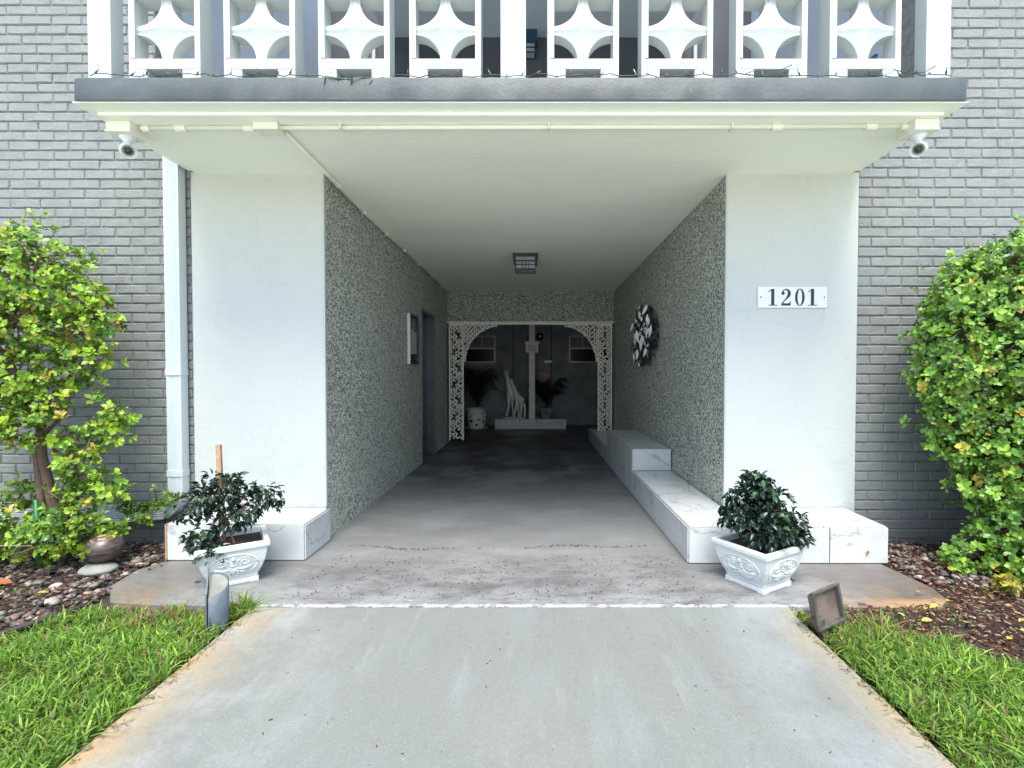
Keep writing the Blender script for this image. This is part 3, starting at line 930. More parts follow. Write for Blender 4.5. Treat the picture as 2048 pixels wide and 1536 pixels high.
# ------------------------------------------------------------------ things in the court
def skin_body(name, pts, edges, root_i, mat, parent, sub=2):
    me = bpy.data.meshes.new(name)
    me.from_pydata([p[:3] for p in pts], edges, [])
    o = link(name, me, parent)
    me.materials.append(mat)
    sk = o.modifiers.new('skin', 'SKIN')
    for i, p in enumerate(pts):
        d = me.skin_vertices[0].data[i]
        r = p[3]
        d.radius = (r, r if len(p) < 5 else p[4])
        d.use_root = (i == root_i)
    sk.use_smooth_shade = True
    s = o.modifiers.new('sub', 'SUBSURF'); s.levels = sub; s.render_levels = sub
    return o
st = empty('giraffe_statue', (-.45, 10.78, .216))
tag(st, 'white statue of a tall and a small giraffe standing together on the platform', 'statue')
def P3(u, v, y, r, q=None):     # u,v measured on an enlarged view, turned into metres about the statue's foot
    x = ((980 + u / 12.8) - 1069) / 970 * 10.8 + .45
    z = (1352 - v) / 12.8 / 970 * 10.8 + .012
    r *= 1.55; q = None if q is None else q * 1.25
    return (x, y, z, r) if q is None else (x, y, z, r, q)
A = [P3(650, 800, .02, .062, .075), P3(520, 700, 0, .058, .07), P3(500, 590, -.01, .046), P3(470, 450, -.02, .034), P3(445, 320, -.02, .028), P3(420, 235, -.03, .030), P3(395, 215, -.12, .020), P3(385, 225, -.17, .015),
     P3(480, 850, -.05, .026), P3(485, 1000, -.05, .017), P3(465, 1160, -.05, .014), P3(425, 1320, -.05, .018),
     P3(570, 860, .05, .026), P3(570, 1050, .05, .016), P3(590, 1200, .05, .013), P3(605, 1325, .04, .018),
     P3(760, 800, .06, .058, .06), P3(740, 920, .1, .03), P3(690, 1080, .1, .018), P3(650, 1200, .1, .014), P3(625, 1325, .1, .017),
     P3(800, 930, .0, .03), P3(800, 1080, .02, .018), P3(790, 1200, .02, .014), P3(785, 1320, .02, .017),
     P3(372, 190, .0, .009), P3(345, 178, .01, .006), P3(450, 185, .0, .009), P3(478, 150, .01, .008), P3(405, 175, -.03, .007), P3(398, 140, -.03, .006), P3(432, 170, -.03, .007), P3(434, 135, -.03, .006)]
E = [(0, 1), (1, 2), (2, 3), (3, 4), (4, 5), (5, 6), (6, 7), (1, 8), (8, 9), (9, 10), (10, 11), (1, 12), (12, 13), (13, 14), (14, 15), (0, 16), (16, 17), (17, 18), (18, 19), (19, 20), (16, 21), (21, 22), (22, 23), (23, 24),
     (5, 25), (25, 26), (5, 27), (27, 28), (5, 29), (29, 30), (5, 31), (31, 32)]
skin_body('tall_giraffe', A, E, 0, MT['statue'], st)
B = [P3(790, 860, -.13, .05, .05), P3(700, 800, -.14, .048, .05), P3(650, 680, -.14, .034), P3(610, 560, -.14, .026), P3(565, 430, -.14, .021), P3(545, 395, -.15, .022), P3(525, 460, -.19, .014), P3(518, 490, -.2, .011),
     P3(690, 900, -.16, .022), P3(670, 1050, -.16, .014), P3(640, 1200, -.16, .011), P3(615, 1325, -.16, .015),
     P3(725, 920, -.11, .022), P3(730, 1080, -.11, .014), P3(738, 1200, -.11, .011), P3(740, 1325, -.11, .015),
     P3(850, 910, -.12, .044), P3(870, 980, -.1, .024), P3(900, 1100, -.1, .014), P3(895, 1210, -.1, .011), P3(878, 1325, -.1, .015),
     P3(820, 1010, -.15, .022), P3(815, 1120, -.15, .014), P3(800, 1220, -.15, .011), P3(790, 1325, -.15, .015),
     P3(525, 365, -.14, .006), P3(515, 345, -.13, .005), P3(575, 365, -.14, .008), P3(598, 352, -.13, .008)]
E = [(0, 1), (1, 2), (2, 3), (3, 4), (4, 5), (5, 6), (6, 7), (1, 8), (8, 9), (9, 10), (10, 11), (1, 12), (12, 13), (13, 14), (14, 15), (0, 16), (16, 17), (17, 18), (18, 19), (19, 20), (16, 21), (21, 22), (22, 23), (23, 24), (5, 25), (25, 26), (5, 27), (27, 28)]
skin_body('small_giraffe', B, E, 0, MT['statue'], st)
b = MB(); b.ball((.0, -.03, .012), .27, .17, .022, 20, 6); b.build('base', MT['statue'], st, True)

def fern(name_loc, R0, H, nf, seed, label, tintb, lift=.6):
    """arching fronds with leaflets"""
    r = np.random.default_rng(seed)
    P, D, U, L, W, T = [], [], [], [], [], []
    stems = MB()
    for i in range(nf):
        a = r.uniform(0, 2 * PI); Lf = R0 * r.uniform(.75, 1.2); up = H * r.uniform(.55, 1.15)
        dirh = np.array([math.cos(a), math.sin(a), 0])
        pts = []
        for q in range(15):
            t = q / 14
            p = dirh * Lf * t + np.array([0, 0, up * (1.9 * t - 1.45 * t * t * (1 + .3 * r.uniform(-1, 1) * 0))])
            pts.append(p)
        for q in range(2, 15):
            d = unit(pts[q] - pts[q - 1]); s = np.cross(d, [0, 0, 1]); s = s / max(np.linalg.norm(s), 1e-6)
            for sg in (-1, 1):
                P.append(pts[q]); D.append(s * sg + d * .5 + np.array([0, 0, -.25])); U.append(np.array([0, 0, 1.]))
                L.append(.10 * math.sin(PI * min(1, .18 + q / 16)) * (R0 / .42)); W.append(.022)
                T.append(np.array(tintb) * r.uniform(.6, 1.3))
        stems.tube([tuple(p) for p in pts[::2]], [.004 - .0004 * k for k in range(len(pts[::2]))], 4, False)
    root = empty('potted_fern', name_loc)
    tag(root, label, 'fern')
    me = leaves_mesh('fronds', np.array(P), np.array(D), np.array(U), np.array(L), np.array(W), np.array(T), MT['dark_leaf'], .3, .1)
    tag(link('fronds', me, root), kind='stuff')
    tag(stems.build('stems', MT['wire'], root), kind='stuff')
    return root
fern((-1.24, 10.62, .46), .50, 1.25, 95, 5, 'dark bushy fern in the round white pot behind the arch', (.02, .032, .03))
fern((.28, 10.82, .44), .46, .95, 75, 6, 'dark fern with arching fronds in the square pot on the platform', (.014, .024, .026))
o = empty('round_pot', (-1.27, 10.66, 0))
tag(o, 'round white pot with pierced leaf cut-outs on the floor behind the arch', 'pot')
b = MB(); b.lathe([(.0, .0), (.15, 0), (.165, .02), (.20, .16), (.215, .32), (.20, .40), (.222, .41), (.222, .45), (.195, .45), (.18, .38), (.0, .37)], seg=32); b.build('body', MT['iron_white'], o, True)
b = MB()
for (a, z, L, an) in ((-95, .30, .09, .9), (-70, .22, .10, -.7), (-50, .33, .08, .4), (-120, .18, .09, .5), (-85, .10, .07, 0), (-40, .16, .07, 1.2)):
    b = MB(); n0 = 0; leafprism(b, 0, 0, L, .05, an, -.004, .003)
    rr_ = .195 + .05 * (z - .1)
    b.xf(Matrix.Translation((rr_ * math.cos(R(a)), rr_ * math.sin(R(a)), z)) @ Matrix.Rotation(R(a + 90), 4, 'Z'), n0)
    b.build('leaf_cutout', MT['ink'], o)
b = MB(); b.lathe([(.0, .003), (.23, .003), (.25, .025)], seg=32); b.build('saucer', MT['iron_white'], o, True)
o = empty('square_pot', (.26, 10.82, .216))
tag(o, 'small stone coloured square pot on the tiled platform', 'pot')
b = MB()
b.add([(-.09, -.09, 0), (.09, -.09, 0), (.09, .09, 0), (-.09, .09, 0), (-.13, -.13, .2), (.13, -.13, .2), (.13, .13, .2), (-.13, .13, .2)], [(0, 3, 2, 1), (0, 1, 5, 4), (1, 2, 6, 5), (2, 3, 7, 6), (3, 0, 4, 7), (4, 5, 6, 7)])
b.box(-.14, .14, -.14, .14, .2, .235); b.build('body', MT['stone'], o, bevel=.006)
b = MB(); leafprism(b, -.02, .1, .09, .03, .9, -.125, -.110); leafprism(b, .03, .1, .09, .03, -.9, -.125, -.110); b.build('emblem', MT['ink'], o)

# ------------------------------------------------------------------ things in the passage
o = empty('notice_case', (-1.505, 5.75, 1.32))
tag(o, 'framed notice case on the pebble wall just before the doorway', 'notice case')
b = MB(); t = .022
b.box(0, .032, 0, t, 0, .60); b.build('frame_side', MT['enamel'], o, bevel=.002)
b = MB(); b.box(0, .030, t, .45, 0, t).box(0, .030, t, .45, .60 - t, .60).box(0, .030, .45 - t, .45, t, .60 - t)
b.build('frame', MT['blue_metal'], o)
MB().box(0, .012, t, .45 - t, t, .60 - t).build('backing', MT['window_glass'], o)
m_sheet = simple('yellowed_notice_paper', (.42, .42, .26), .6, 0, 8, .1, 40, 0)
MB().box(.0125, .016, .06, .25, .12, .42).build('sheet', m_sheet, o)
m_sheet2 = simple('pale_blue_notice_paper', (.35, .42, .45), .6, 0, 8, .1, 40, 0)
MB().box(.0125, .016, .27, .39, .13, .40).build('sheet', m_sheet2, o)

o = empty('wall_art', (1.365, 5.85, 1.66))
tag(o, 'oval tangle of dark metal branches with white leaves hung on the pebble wall', 'wall art')
rnd = random.Random(21)
b = MB(); wl = MB()
def wleaf(bb, y, z, L, W, a, x):
    pts = []
    for t, w in ((-.5, 0), (-.25, -.4), (.1, -.5), (.5, 0), (.1, .5), (-.25, .4)):
        py, pz = t * L, w * W
        pts.append((y + py * math.cos(a) - pz * math.sin(a), z + py * math.sin(a) + pz * math.cos(a)))
    n0 = len(bb.v)
    bb.prism(pts, 'x', x - .002, x + .002)
    c_ = Vector((x, y, z))
    bb.xf(Matrix.Translation(c_) @ Matrix.Rotation(rnd.uniform(-.6, .6), 4, 'Z') @ Matrix.Rotation(rnd.uniform(-.5, .5), 4, 'Y') @ Matrix.Translation(-c_), n0)
A_, B_ = .58, .36
for i in range(380):
    q = math.sqrt(.05 + .95 * rnd.random()); t = rnd.uniform(0, 2 * PI)
    y, z = A_ * q * math.cos(t), B_ * q * math.sin(t)
    wleaf(b, y, z, rnd.uniform(.06, .12), rnd.uniform(.02, .04), rnd.uniform(0, PI), -rnd.uniform(.01, .09))
for i in range(13):
    q = .35 + .6 * math.sqrt(rnd.random()); t = i / 13 * 2 * PI + rnd.uniform(-.3, .3)
    wleaf(wl, A_ * q * math.cos(t), B_ * q * math.sin(t), rnd.uniform(.13, .17), rnd.uniform(.04, .055), R(90) + rnd.uniform(-.6, .6), -.10)
wl = MB()
for i in range(20):
    q = (.25 + .1 * rnd.random(), .62 + .1 * rnd.random(), .9)[i % 3]; t = i * 2.4 + rnd.uniform(-.3, .3)
    n0 = len(wl.v); L_ = rnd.uniform(.11, .18); W_ = rnd.uniform(.03, .05)
    wl.prism([(-.5 * W_ * .2, -L_ / 2), (.4 * W_, -L_ * .2), (.5 * W_, L_ * .15), (.0, L_ / 2), (-.5 * W_, L_ * .2), (-.4 * W_, -L_ * .15)], 'y', -.002, .002)
    wl.xf(Matrix.Translation((-.055 - .05 * rnd.random(), A_ * q * math.cos(t), B_ * q * math.sin(t))) @ Matrix.Rotation(rnd.uniform(-1.1, -.3), 4, 'Z') @ Matrix.Rotation(rnd.uniform(-.5, .5), 4, 'Y'), n0)
tw = MB()
for i in range(16):
    t = i / 16 * 2 * PI
    tw.tube([(-.02, A_ * .1 * math.cos(t), B_ * .1 * math.sin(t)), (-.05, A_ * .6 * math.cos(t + .2), B_ * .6 * math.sin(t + .2)), (-.03, A_ * math.cos(t), B_ * math.sin(t))], .006, 5)
tw.build('branches', MT['dark_iron'], o)
b.build('dark_leaves', MT['dark_iron'], o)['kind'] = 'stuff'
wl.build('white_leaves', MT['enamel'], o)

o = empty('ceiling_lantern', (-.108, 5.86, 2.62))
tag(o, 'black craftsman ceiling lantern with milky panes in the passage', 'ceiling light')
b = MB(); h2, h1 = .150, .122
b.box(-h2, h2, -h2, h2, -.022, -.0005); b.build('ceiling_plate', MT['black_metal'], o, bevel=.003)
b = MB()
def ringbox(b, h, z0, z1, t):
    b.box(-h, h, -h, -h + t, z0, z1).box(-h, h, h - t, h, z0, z1).box(-h, -h + t, -h + t, h - t, z0, z1).box(h - t, h, -h + t, h - t, z0, z1)
ringbox(b, .138, -.040, -.022, .014)
ringbox(b, .138, -.095, -.080, .014)
ringbox(b, h1, -.135, -.125, .012)
ringbox(b, h1, -.19, -.175, .012)
for sx in (-1, 1):
    for sy in (-1, 1):
        b.box(sx * .138 - (.014 if sx > 0 else 0), sx * .138 + (0 if sx > 0 else .014), sy * .138 - (.014 if sy > 0 else 0), sy * .138 + (0 if sy > 0 else .014), -.08, -.04)
        b.box(sx * h1 - (.012 if sx > 0 else 0), sx * h1 + (0 if sx > 0 else .012), sy * h1 - (.012 if sy > 0 else 0), sy * h1 + (0 if sy > 0 else .012), -.175, -.095)
for x in (-.035, 0, .035):
    b.box(x - .004, x + .004, -h1, -h1 + .008, -.175, -.095)
b.build('cage', MT['black_metal'], o)
MB().box(-.112, .112, -.112, .112, -.172, -.03).build('pane', MT['milk_glass'], o)

# surface conduit
o = empty('conduit_run', (0, 2.8, 2.62))
tag(o, 'cream surface conduit under the canopy with a branch into the passage', 'conduit')
MB().tube([(-2.26, .005, -.014), (2.12, -.015, -.014)], .0135, 10).build('front_pipe', MT['cream'], o, True)
MB().tube([(-1.447, .05, -.016), (-1.462, .9, -.014), (-1.487, 1.5, -.014), (-1.487, 5.52, -.014)], .0115, 8).build('branch_pipe', MT['cream'], o, True)
b = MB(); b.box(-1.585, -1.445, -.045, .05, -.042, -.0005); b.build('junction_box', MT['cream'], o, bevel=.005)
cp = MB().tube([(0, 0, 0), (.06, 0, 0)], .0185, 10).mesh('coupling', MT['cream'])
for x, y in ((-2.05, .004), (-1.66, .0035), (1.35, -.0105), (1.88, -.013), (-2.24, .005), (2.08, -.015)):
    link('coupling', cp, o, (x, y, -.0165)).scale = (.7 if abs(x) > 2.06 else 1, 1, 1)
sp = MB().box(-.005, .005, -.026, .026, -.031, -.0004).mesh('strap', MT['cream'])
for x in (-1.1, .08, 1.12):
    link('strap', sp, o, (x, -.006, 0))
for y in (.85, 1.45, 2.1, 2.75, 3.45, 4.2, 5.0):
    q = link('strap', sp, o, (-1.462 if y < 1 else -1.484, y, 0)); q.rotation_euler = (0, 0, R(90)); q.scale = (1, .75, 1)

# security cameras
def sec_cam(x, y, yaw, label):
    o = empty('security_camera', (x, y, 2.62))
    tag(o, label, 'security camera', 'bullet security cameras under the canopy corners')
    MB().box(-.068, .068, -.055, .075, -.05, -.0005).build('junction_box', MT['cream'], o, bevel=.004)
    MB().box(-.072, .072, -.059, .079, -.062, -.05).build('box_lid', MT['cream'], o, bevel=.003)
    b = MB(); b.lathe([(.0, -.0622), (.042, -.0622), (.040, -.072), (.022, -.085), (.017, -.10)], (0.0, .01, 0), 20)
    b.tube([(0, .01, -.085), (.002, .008, -.10), (.004, 0, -.118)], [.018, .019, .015], 12); b.build('swivel_mount', MT['enamel'], o, True)
    body = MB()
    prof = [(.0, -.05), (.028, -.05), (.034, -.04), (.035, .07), (.0355, .072)]
    body.lathe(prof, seg=28)
    M = Matrix.Translation((.004, -.02, -.155)) @ Matrix.Rotation(yaw, 4, 'Z') @ Matrix.Rotation(R(-62), 4, 'X') @ Matrix.Rotation(PI, 4, 'X')
    # local +z of the lathe is the viewing direction
    look = Vector((math.sin(yaw), -math.cos(yaw), -.46)).normalized()
    M = Matrix.Translation((.004, -.0, -.137)) @ look.to_track_quat('Z', 'Y').to_matrix().to_4x4() @ Matrix.Scale(.88, 4)
    body.xf(M); body.build('housing', MT['enamel'], o, True)
    hood = MB(); hood.lathe([(.039, -.045), (.042, -.045), (.044, .088), (.040, .088), (.039, -.045)], seg=28); hood.xf(M); hood.build('hood', MT['enamel'], o, True)
    rg = MB(); rg.lathe([(.0355, .072), (.033, .0735), (.031, .070), (.0, .070)], seg=28); rg.xf(M); rg.build('led_ring', MT['led'], o, True)
    bz = MB(); bz.lathe([(.0365, .068), (.0375, .077), (.033, .077), (.032, .071)], seg=28); bz.xf(M); bz.build('bezel', MT['enamel'], o, True)
    ln = MB(); ln.lathe([(.0215, .0705), (.020, .074), (.012, .078), (.0, .080)], seg=24); ln.xf(M); ln.build('lens', MT['lens'], o, True)
    dots = MB()
    for k in range(9):
        a = 2 * PI * k / 9 + .2
        dots.ball((.0265 * math.cos(a), .0265 * math.sin(a), .0705), .0026, seg=6, rings=4)
    dots.xf(M); dots.build('led', MT['lens'], o)
    return o
sec_cam(-2.335, 2.80, R(48), 'white bullet security camera under the canopy corner above the downspout')
sec_cam(2.185, 2.78, R(-48), 'white bullet security camera under the canopy corner above the dense round shrub')

# ------------------------------------------------------------------ number plate
o = empty('number_plate', (1.8395, 3.478, 1.672))
tag(o, 'white enamel house number plate reading 1201 on the stucco pillar', 'sign')
MB().box(-.2475, .2475, -.008, 0, 0, .150).build('plate', MT['enamel'], o, bevel=.002)
def stroke(b, pts, ws, y0=-.0098, y1=-.0078):
    """ribbon of varying width through pts, as a thin solid"""
    n = len(pts)
    L_, R_ = [], []
    for i, (p, w) in enumerate(zip(pts, ws)):
        q0 = pts[max(i - 1, 0)]; q1 = pts[min(i + 1, n - 1)]
        dx, dz = q1[0] - q0[0], q1[1] - q0[1]
        l = math.hypot(dx, dz) or 1
        nx_, nz_ = -dz / l, dx / l
        L_.append((p[0] + nx_ * w / 2, p[1] + nz_ * w / 2)); R_.append((p[0] - nx_ * w / 2, p[1] - nz_ * w / 2))
    for i in range(n - 1):
        b.prism([L_[i], L_[i + 1], R_[i + 1], R_[i]], 'y', y0, y1)
def bez(*c, n=10):
    out = []
    for k in range(n + 1):
        t = k / n
        p = [Vector(q) for q in c]
        while len(p) > 1:
            p = [p[i].lerp(p[i + 1], t) for i in range(len(p) - 1)]
        out.append((p[0].x, p[0].y))
    return out
Hn = .118; zb = .016
def num1(cx):
    b = MB()
    b.box(cx - .011, cx + .011, -.0098, -.0078, zb, zb + Hn)
    b.box(cx - .032, cx + .032, -.0099, -.0078, zb, zb + .005)
    stroke(b, bez((cx - .010, zb + Hn - .002), (cx - .016, zb + Hn - .018), (cx - .034, zb + Hn - .020)), [.005] * 11, -.0097)
    return b
def num0(cx):
    b = MB(); n = 40
    o_ = [(cx + .034 * math.cos(2 * PI * k / n), zb + Hn / 2 + (Hn / 2 + .002) * math.sin(2 * PI * k / n)) for k in range(n)]
    i_ = [(cx + .0165 * math.cos(2 * PI * k / n), zb + Hn / 2 + (Hn / 2 - .003) * math.sin(2 * PI * k / n)) for k in range(n)]
    for k in range(n):
        b.prism([o_[k], o_[(k + 1) % n], i_[(k + 1) % n], i_[k]], 'y', -.0098, -.0078)
    return b
def num2(cx):
    b = MB()
    pts = bez((cx - .024, zb + .088), (cx - .028, zb + .124), (cx + .028, zb + .124), (cx + .023, zb + .082), n=12) + bez((cx + .023, zb + .080), (cx + .018, zb + .055), (cx - .012, zb + .042), (cx - .030, zb + .008), n=10)[1:]
    n = len(pts)
    ws = [.007 + .015 * math.exp(-((i - 12) / 4.0) ** 2) for i in range(n)]
    stroke(b, pts, ws)
    b.ball((cx - .021, -.0088, zb + .088), .0125, .0012, .0125, 16, 8)
    b.prism([(cx - .033, zb), (cx + .033, zb), (cx + .034, zb + .034), (cx + .029, zb + .022), (cx + .012, zb + .015), (cx - .020, zb + .017), (cx - .033, zb + .008)], 'y', -.0099, -.0078)
    return b
for fn, x in ((num1, -.141), (num2, -.047), (num0, .052), (num1, .142)):
    fn(x).build('numeral', MT['ink'], o)
for x in (-.226, .228):
    MB().ball((x, -.0085, .076), .0055, .002, .0055, 10, 6).build('screw', MT['dark_iron'], o)

# ------------------------------------------------------------------ pierced screen on the canopy
ZS = 2.7725
def star(b, W, H, xc, zc, y0, depth, hc):
    n = 8
    rx, rz = W / 2 - .027, H / 2 - .024
    for sx in (1, -1):
        for sz in (1, -1):
            out, spn = [], []
            for k in range(2 * n + 1):
                a = PI / 2 * k / (2 * n)
                # concave arc centred on the cell corner
                px = W / 2 - rx * math.sin(a) if True else 0
                pz = H / 2 - rz * math.cos(a)
                out.append((px, pz))
                if k <= n: spn.append((W / 2 * (1 - k / n), 0))
                else: spn.append((0, H / 2 * (k - n) / n))
            n0 = len(b.v)
            for (px, pz), (qx, qz) in zip(out, spn):
                dq = 1 - max(qx / (W / 2), qz / (H / 2))
                hs = hc * (dq ** 1.3)
                he = 0
                for f_ in (1, .5, 0):
                    x = px * f_ + qx * (1 - f_); z = pz * f_ + qz * (1 - f_)
                    h_ = he * f_ + hs * (1 - f_) if f_ != .5 else hs * .52
                    b.v.append((xc + sx * x, y0 - h_ - (.004 if f_ == 0 else 0), zc + sz * z))
                b.v.append((xc + sx * px, y0 + depth, zc + sz * pz))
            m4 = 4
            for k in range(2 * n):
                a = n0 + k * m4; c = a + m4
                for q in ((a, c, c + 1, a + 1), (a + 1, c + 1, c + 2, a + 2), (a + 3, c + 3, c, a)):
                    b.f.append(q if sx * sz > 0 else q[::-1])
def screen_block(xa, label):
    W0 = .385
    o = empty('screen_block', (xa, 2.65, ZS))
    tag(o, label, 'breeze block panel', 'pierced star panels of the balcony screen')
    f = MB(); t = .030
    zr0, zr1 = 2.844 - ZS, 2.899 - ZS           # lower rail
    cell = .325; 
    f.box(0, t, 0, .10, zr0, 1.6).box(W0 - t, W0, 0, .10, zr0, 1.6)
    f.box(.012, t + .006, -.004, .0, zr1 + .002, 1.6)
    f.build('frame', MT['white'], o, bevel=.003)
    r = MB(); r.box(t + .0005, W0 - t - .0005, -.002, .10, zr0, zr1)
    ro = r.build('rail', MT['white'], o, bevel=.003)
    rm = MB().box(t + .0005, W0 - t - .0005, 0, .10, 0, .05).mesh('rail', MT['white'])
    for k in range(4):
        link('rail', rm, o, (0, 0, zr1 + cell + k * (cell + .05)))
    for xa_, xb_ in ((0, .098), (W0 - .098, W0)):
        p = MB(); p.box(xa_, xb_, 0, .10, 0, zr0 - .0006)
        p.box(xa_ + .012, xb_ - .018, -.005, 0, .006, zr0 - .012)
        p.build('base_block', MT['white'], o, bevel=.002)
    s = MB(); s.add([], [])
    star(s, W0 - 2 * t, cell, W0 / 2, zr1 + cell / 2, .020, .070, .030)
    so = s.build('star', MT['white'], o)
    for k in range(1, 4):
        c = so.copy(); COL.objects.link(c); c.location.z = k * (cell + .05)
    return o
xs = [-2.187, -1.675, -1.166, -.675, .070, .577, 1.086, 1.591]
lbs = ['pierced white star panel beside the end post, with bricks showing through it',
       'pierced white star panel, second from the end post above the downspout, pale wall behind',
       'pierced white star panel where pale wall meets dark wall, downspout half of the screen',
       'pierced white star panel next to the central post on the downspout side',
       'pierced white star panel next to the central post on the lantern side',
       'pierced white star panel second from the central post on the house number side',
       'pierced white star panel second from the end post on the house number side',
       'pierced white star panel with the little blue ornament behind it']
for x, lb in zip(xs, lbs):
    screen_block(x, lb)
for xa, xb, lb in ((-2.408, -2.284, 'square white screen post at the canopy end above the downspout'), (-.183, -.047, 'square white screen post in the middle of the balcony'), (2.112, 2.243, 'square white screen post at the canopy end above the house number pillar')):
    o = MB().box(0, xb - xa, 0, .085, 0, 1.6).build('screen_post', MT['white'], bevel=.003)
    o.location = (xa, 2.65, ZS)
    tag(o, lb, 'post', 'white posts of the balcony screen')

# balcony room behind the screen
br = empty('balcony_room', (0, 3.5, ZS))
struct(br)
MB().box(-2.82, -2.702, .222, 2.75, .002, 4.6).build('side_wall', MT['blue_wall'], br)
MB().box(2.752, 2.85, .222, 2.75, .002, 4.6).build('side_wall', MT['blue_wall'], br)
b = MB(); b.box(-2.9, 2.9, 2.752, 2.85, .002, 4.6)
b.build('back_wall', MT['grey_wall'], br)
b = MB(); b.box(-1.9, 1.9, .3, 2.75, 2.702, 2.8)
b.build('ceiling', MT['blue_wall'], br)
for x in (-2.03, 2.03):
    b = MB(); b.box(x - .02, x + .02, 2.70, 2.751, .002, 2.7); b.build('door_jamb', MT['white'], br)
o = empty('balcony_lantern', (-.05, 6.18, 5.20))
tag(o, 'navy blue box lantern seen beside the central screen post', 'lantern')
b = MB(); b.box(-.085, .085, -.085, .071, .13, .33).box(-.09, .09, -.09, .071, .325, .345); b.build('shade', MT['blue_metal'], o)
b = MB()
ringbox(b, .07, .0, .012, .012); ringbox(b, .07, .06, .07, .012); ringbox(b, .07, .12, .13, .012)
for sx in (-1, 1):
    for sy in (-1, 1):
        b.box(sx * .064 - .006, sx * .064 + .006, sy * .064 - .006, sy * .064 + .006, .012, .12)
b.build('cage', MT['blue_metal'], o)
MB().box(-.05, .05, -.05, .05, .004, .128).build('glass', MT['milk_glass'], o)
o = empty('blue_ornament', (1.935, 2.80, 2.98))
tag(o, 'tiny blue bird ornament perched in the end star panel', 'ornament')
b = MB(); b.ball((0, 0, 0), .02, .014, .028, 12, 8); b.ball((.008, 0, .03), .012, seg=10, rings=6); b.tube([(-.008, 0, -.02), (-.022, 0, -.05)], [.010, .004], 6)
b.build('body', simple('blue_glass', (.01, .12, .32), .2, 0, 30, .2, 40, 0), o, True)
MB().tube([(0, .0, .035), (.01, .06, .05)], .003, 5).build('hook', MT['ink'], o)

# string of lights along the canopy edge
o = empty('string_lights', (0, 2.6, ZS))
tag(o, 'dark green string of small lights trailing along the top edge of the canopy', 'string lights')
rnd = random.Random(9)
pts = []
x = -2.36
while x < 2.24:
    zz = .008 + .013 * rnd.random() ** 2 - (.022 if -1.12 < x < -.83 or (-.8 < x < -.75) else 0)
    yy_ = -.002 + rnd.uniform(-.008, .012) - (.006 if zz < 0 else -.01)
    pts.append((x, yy_, zz))
    x += rnd.uniform(.03, .06)
sm_ = []
for p0, p1 in zip(pts, pts[1:]):
    for k in range(3):
        t = k / 3
        sm_.append((p0[0] + (p1[0] - p0[0]) * t, p0[1] + (p1[1] - p0[1]) * t, p0[2] + (p1[2] - p0[2]) * (t * t * (3 - 2 * t))))
MB().tube(sm_, .0024, 5).build('cord', MT['wire'], o, True)
sock = MB().tube([(0, 0, 0), (0, 0, .014), (0, 0, .018)], [.0036, .0036, .003], 6)
sockm = sock.mesh('bulb', [MT['wire'], MT['bulb']])
bl = MB().tube([(0, 0, 0), (0, 0, .016), (0, 0, .0165), (0, 0, .028), (0, 0, .034)], [.0036, .0038, .0025, .0022, .0005], 6)
blm = bl.mesh('bulb', [MT['wire'], MT['bulb']])
for p in blm.polygons:
    if p.center.z > .0166: p.material_index = 1
for i, p in enumerate(pts[1::2]):
    q = link('bulb', blm, o, p)
    dn = p[2] < 0 and rnd.random() < .75
    q.rotation_euler = (rnd.uniform(-.9, .4) + (PI if dn else 0), rnd.uniform(-.8, .8), 0)
    s_ = rnd.uniform(.8, 1.3); q.scale = (s_, s_, s_)
# a little raised loop of cable beside the end panels
MB().tube([(1.10, 0, .01), (1.16, -.004, .030), (1.25, -.004, .030), (1.31, -.004, .038), (1.36, -.004, .062)], [.0024, .0022, .0024, .0022, .0036], 6).build('cord_loop', MT['wire'], o)
MB().tube([(1.86, 0, .01), (1.90, -.004, .034), (1.98, 0, .02), (2.06, -.004, .022), (2.12, 0, .055)], [.0024, .0022, .0024, .0022, .0036], 6).build('cord_loop', MT['wire'], o)

# ------------------------------------------------------------------ downspout
o = empty('downspout', (-2.535, 3.44, 0))
tag(o, 'white fluted metal downspout beside the blank pillar, turning along the foot of the brick wall', 'downspout')
def fluted(b, pts, width, depth, wdir, seg_ridge=5):
    """box section swept along pts; front face with narrow flutes; wdir(i) gives width axis, outward axis is -y"""
    prof = []
    for k in range(seg_ridge * 2 + 1):
        u = -.5 + k / (seg_ridge * 2)
        prof.append((u * width * (.72) , -depth / 2 + (.006 if k % 2 else 0)))
    prof = [(-width / 2, -depth / 2)] + prof + [(width / 2, -depth / 2), (width / 2, depth / 2), (-width / 2, depth / 2)]
    n0 = len(b.v); n = len(prof)
    for i, p in enumerate(pts):
        w = Vector(wdir(i)).normalized()
        for (a, c) in prof:
            b.v.append(tuple(Vector(p) + w * a + Vector((0, 1, 0)) * c))
    for i in range(len(pts) - 1):
        for k in range(n):
            a = n0 + i * n + k; c = n0 + i * n + (k + 1) % n
            b.f.append((a, c, c + n, a + n))
    b.f.append(tuple(n0 + k for k in range(n))[::-1])
    b.f.append(tuple(n0 + (len(pts) - 1) * n + k for k in range(n)))
b = MB()
fluted(b, [(0, 0, 2.90), (0, 0, 1.23)], .105, .072, lambda i: (1, 0, 0)); b.build('pipe', MT['metal_white'], o)
b = MB()
fluted(b, [(0, 0, 1.215), (0, 0, .50)], .103, .070, lambda i: (1, 0, 0)); b.build('pipe', MT['metal_white'], o)
for z in (1.19, .475):
    MB().box(-.056, .056, -.040, .036, z, z + .045).build('joint_band', MT['metal_white'], o, bevel=.002)
b = MB(); el = []; wds = []
el.append((0, 0, .50)); wds.append((1, 0, 0))
for k in range(7):
    a = k / 6 * PI / 2
    el.append((-.14 + .14 * math.cos(a), 0, .36 - .14 * math.sin(a))); wds.append((math.cos(a), 0, -math.sin(a)))
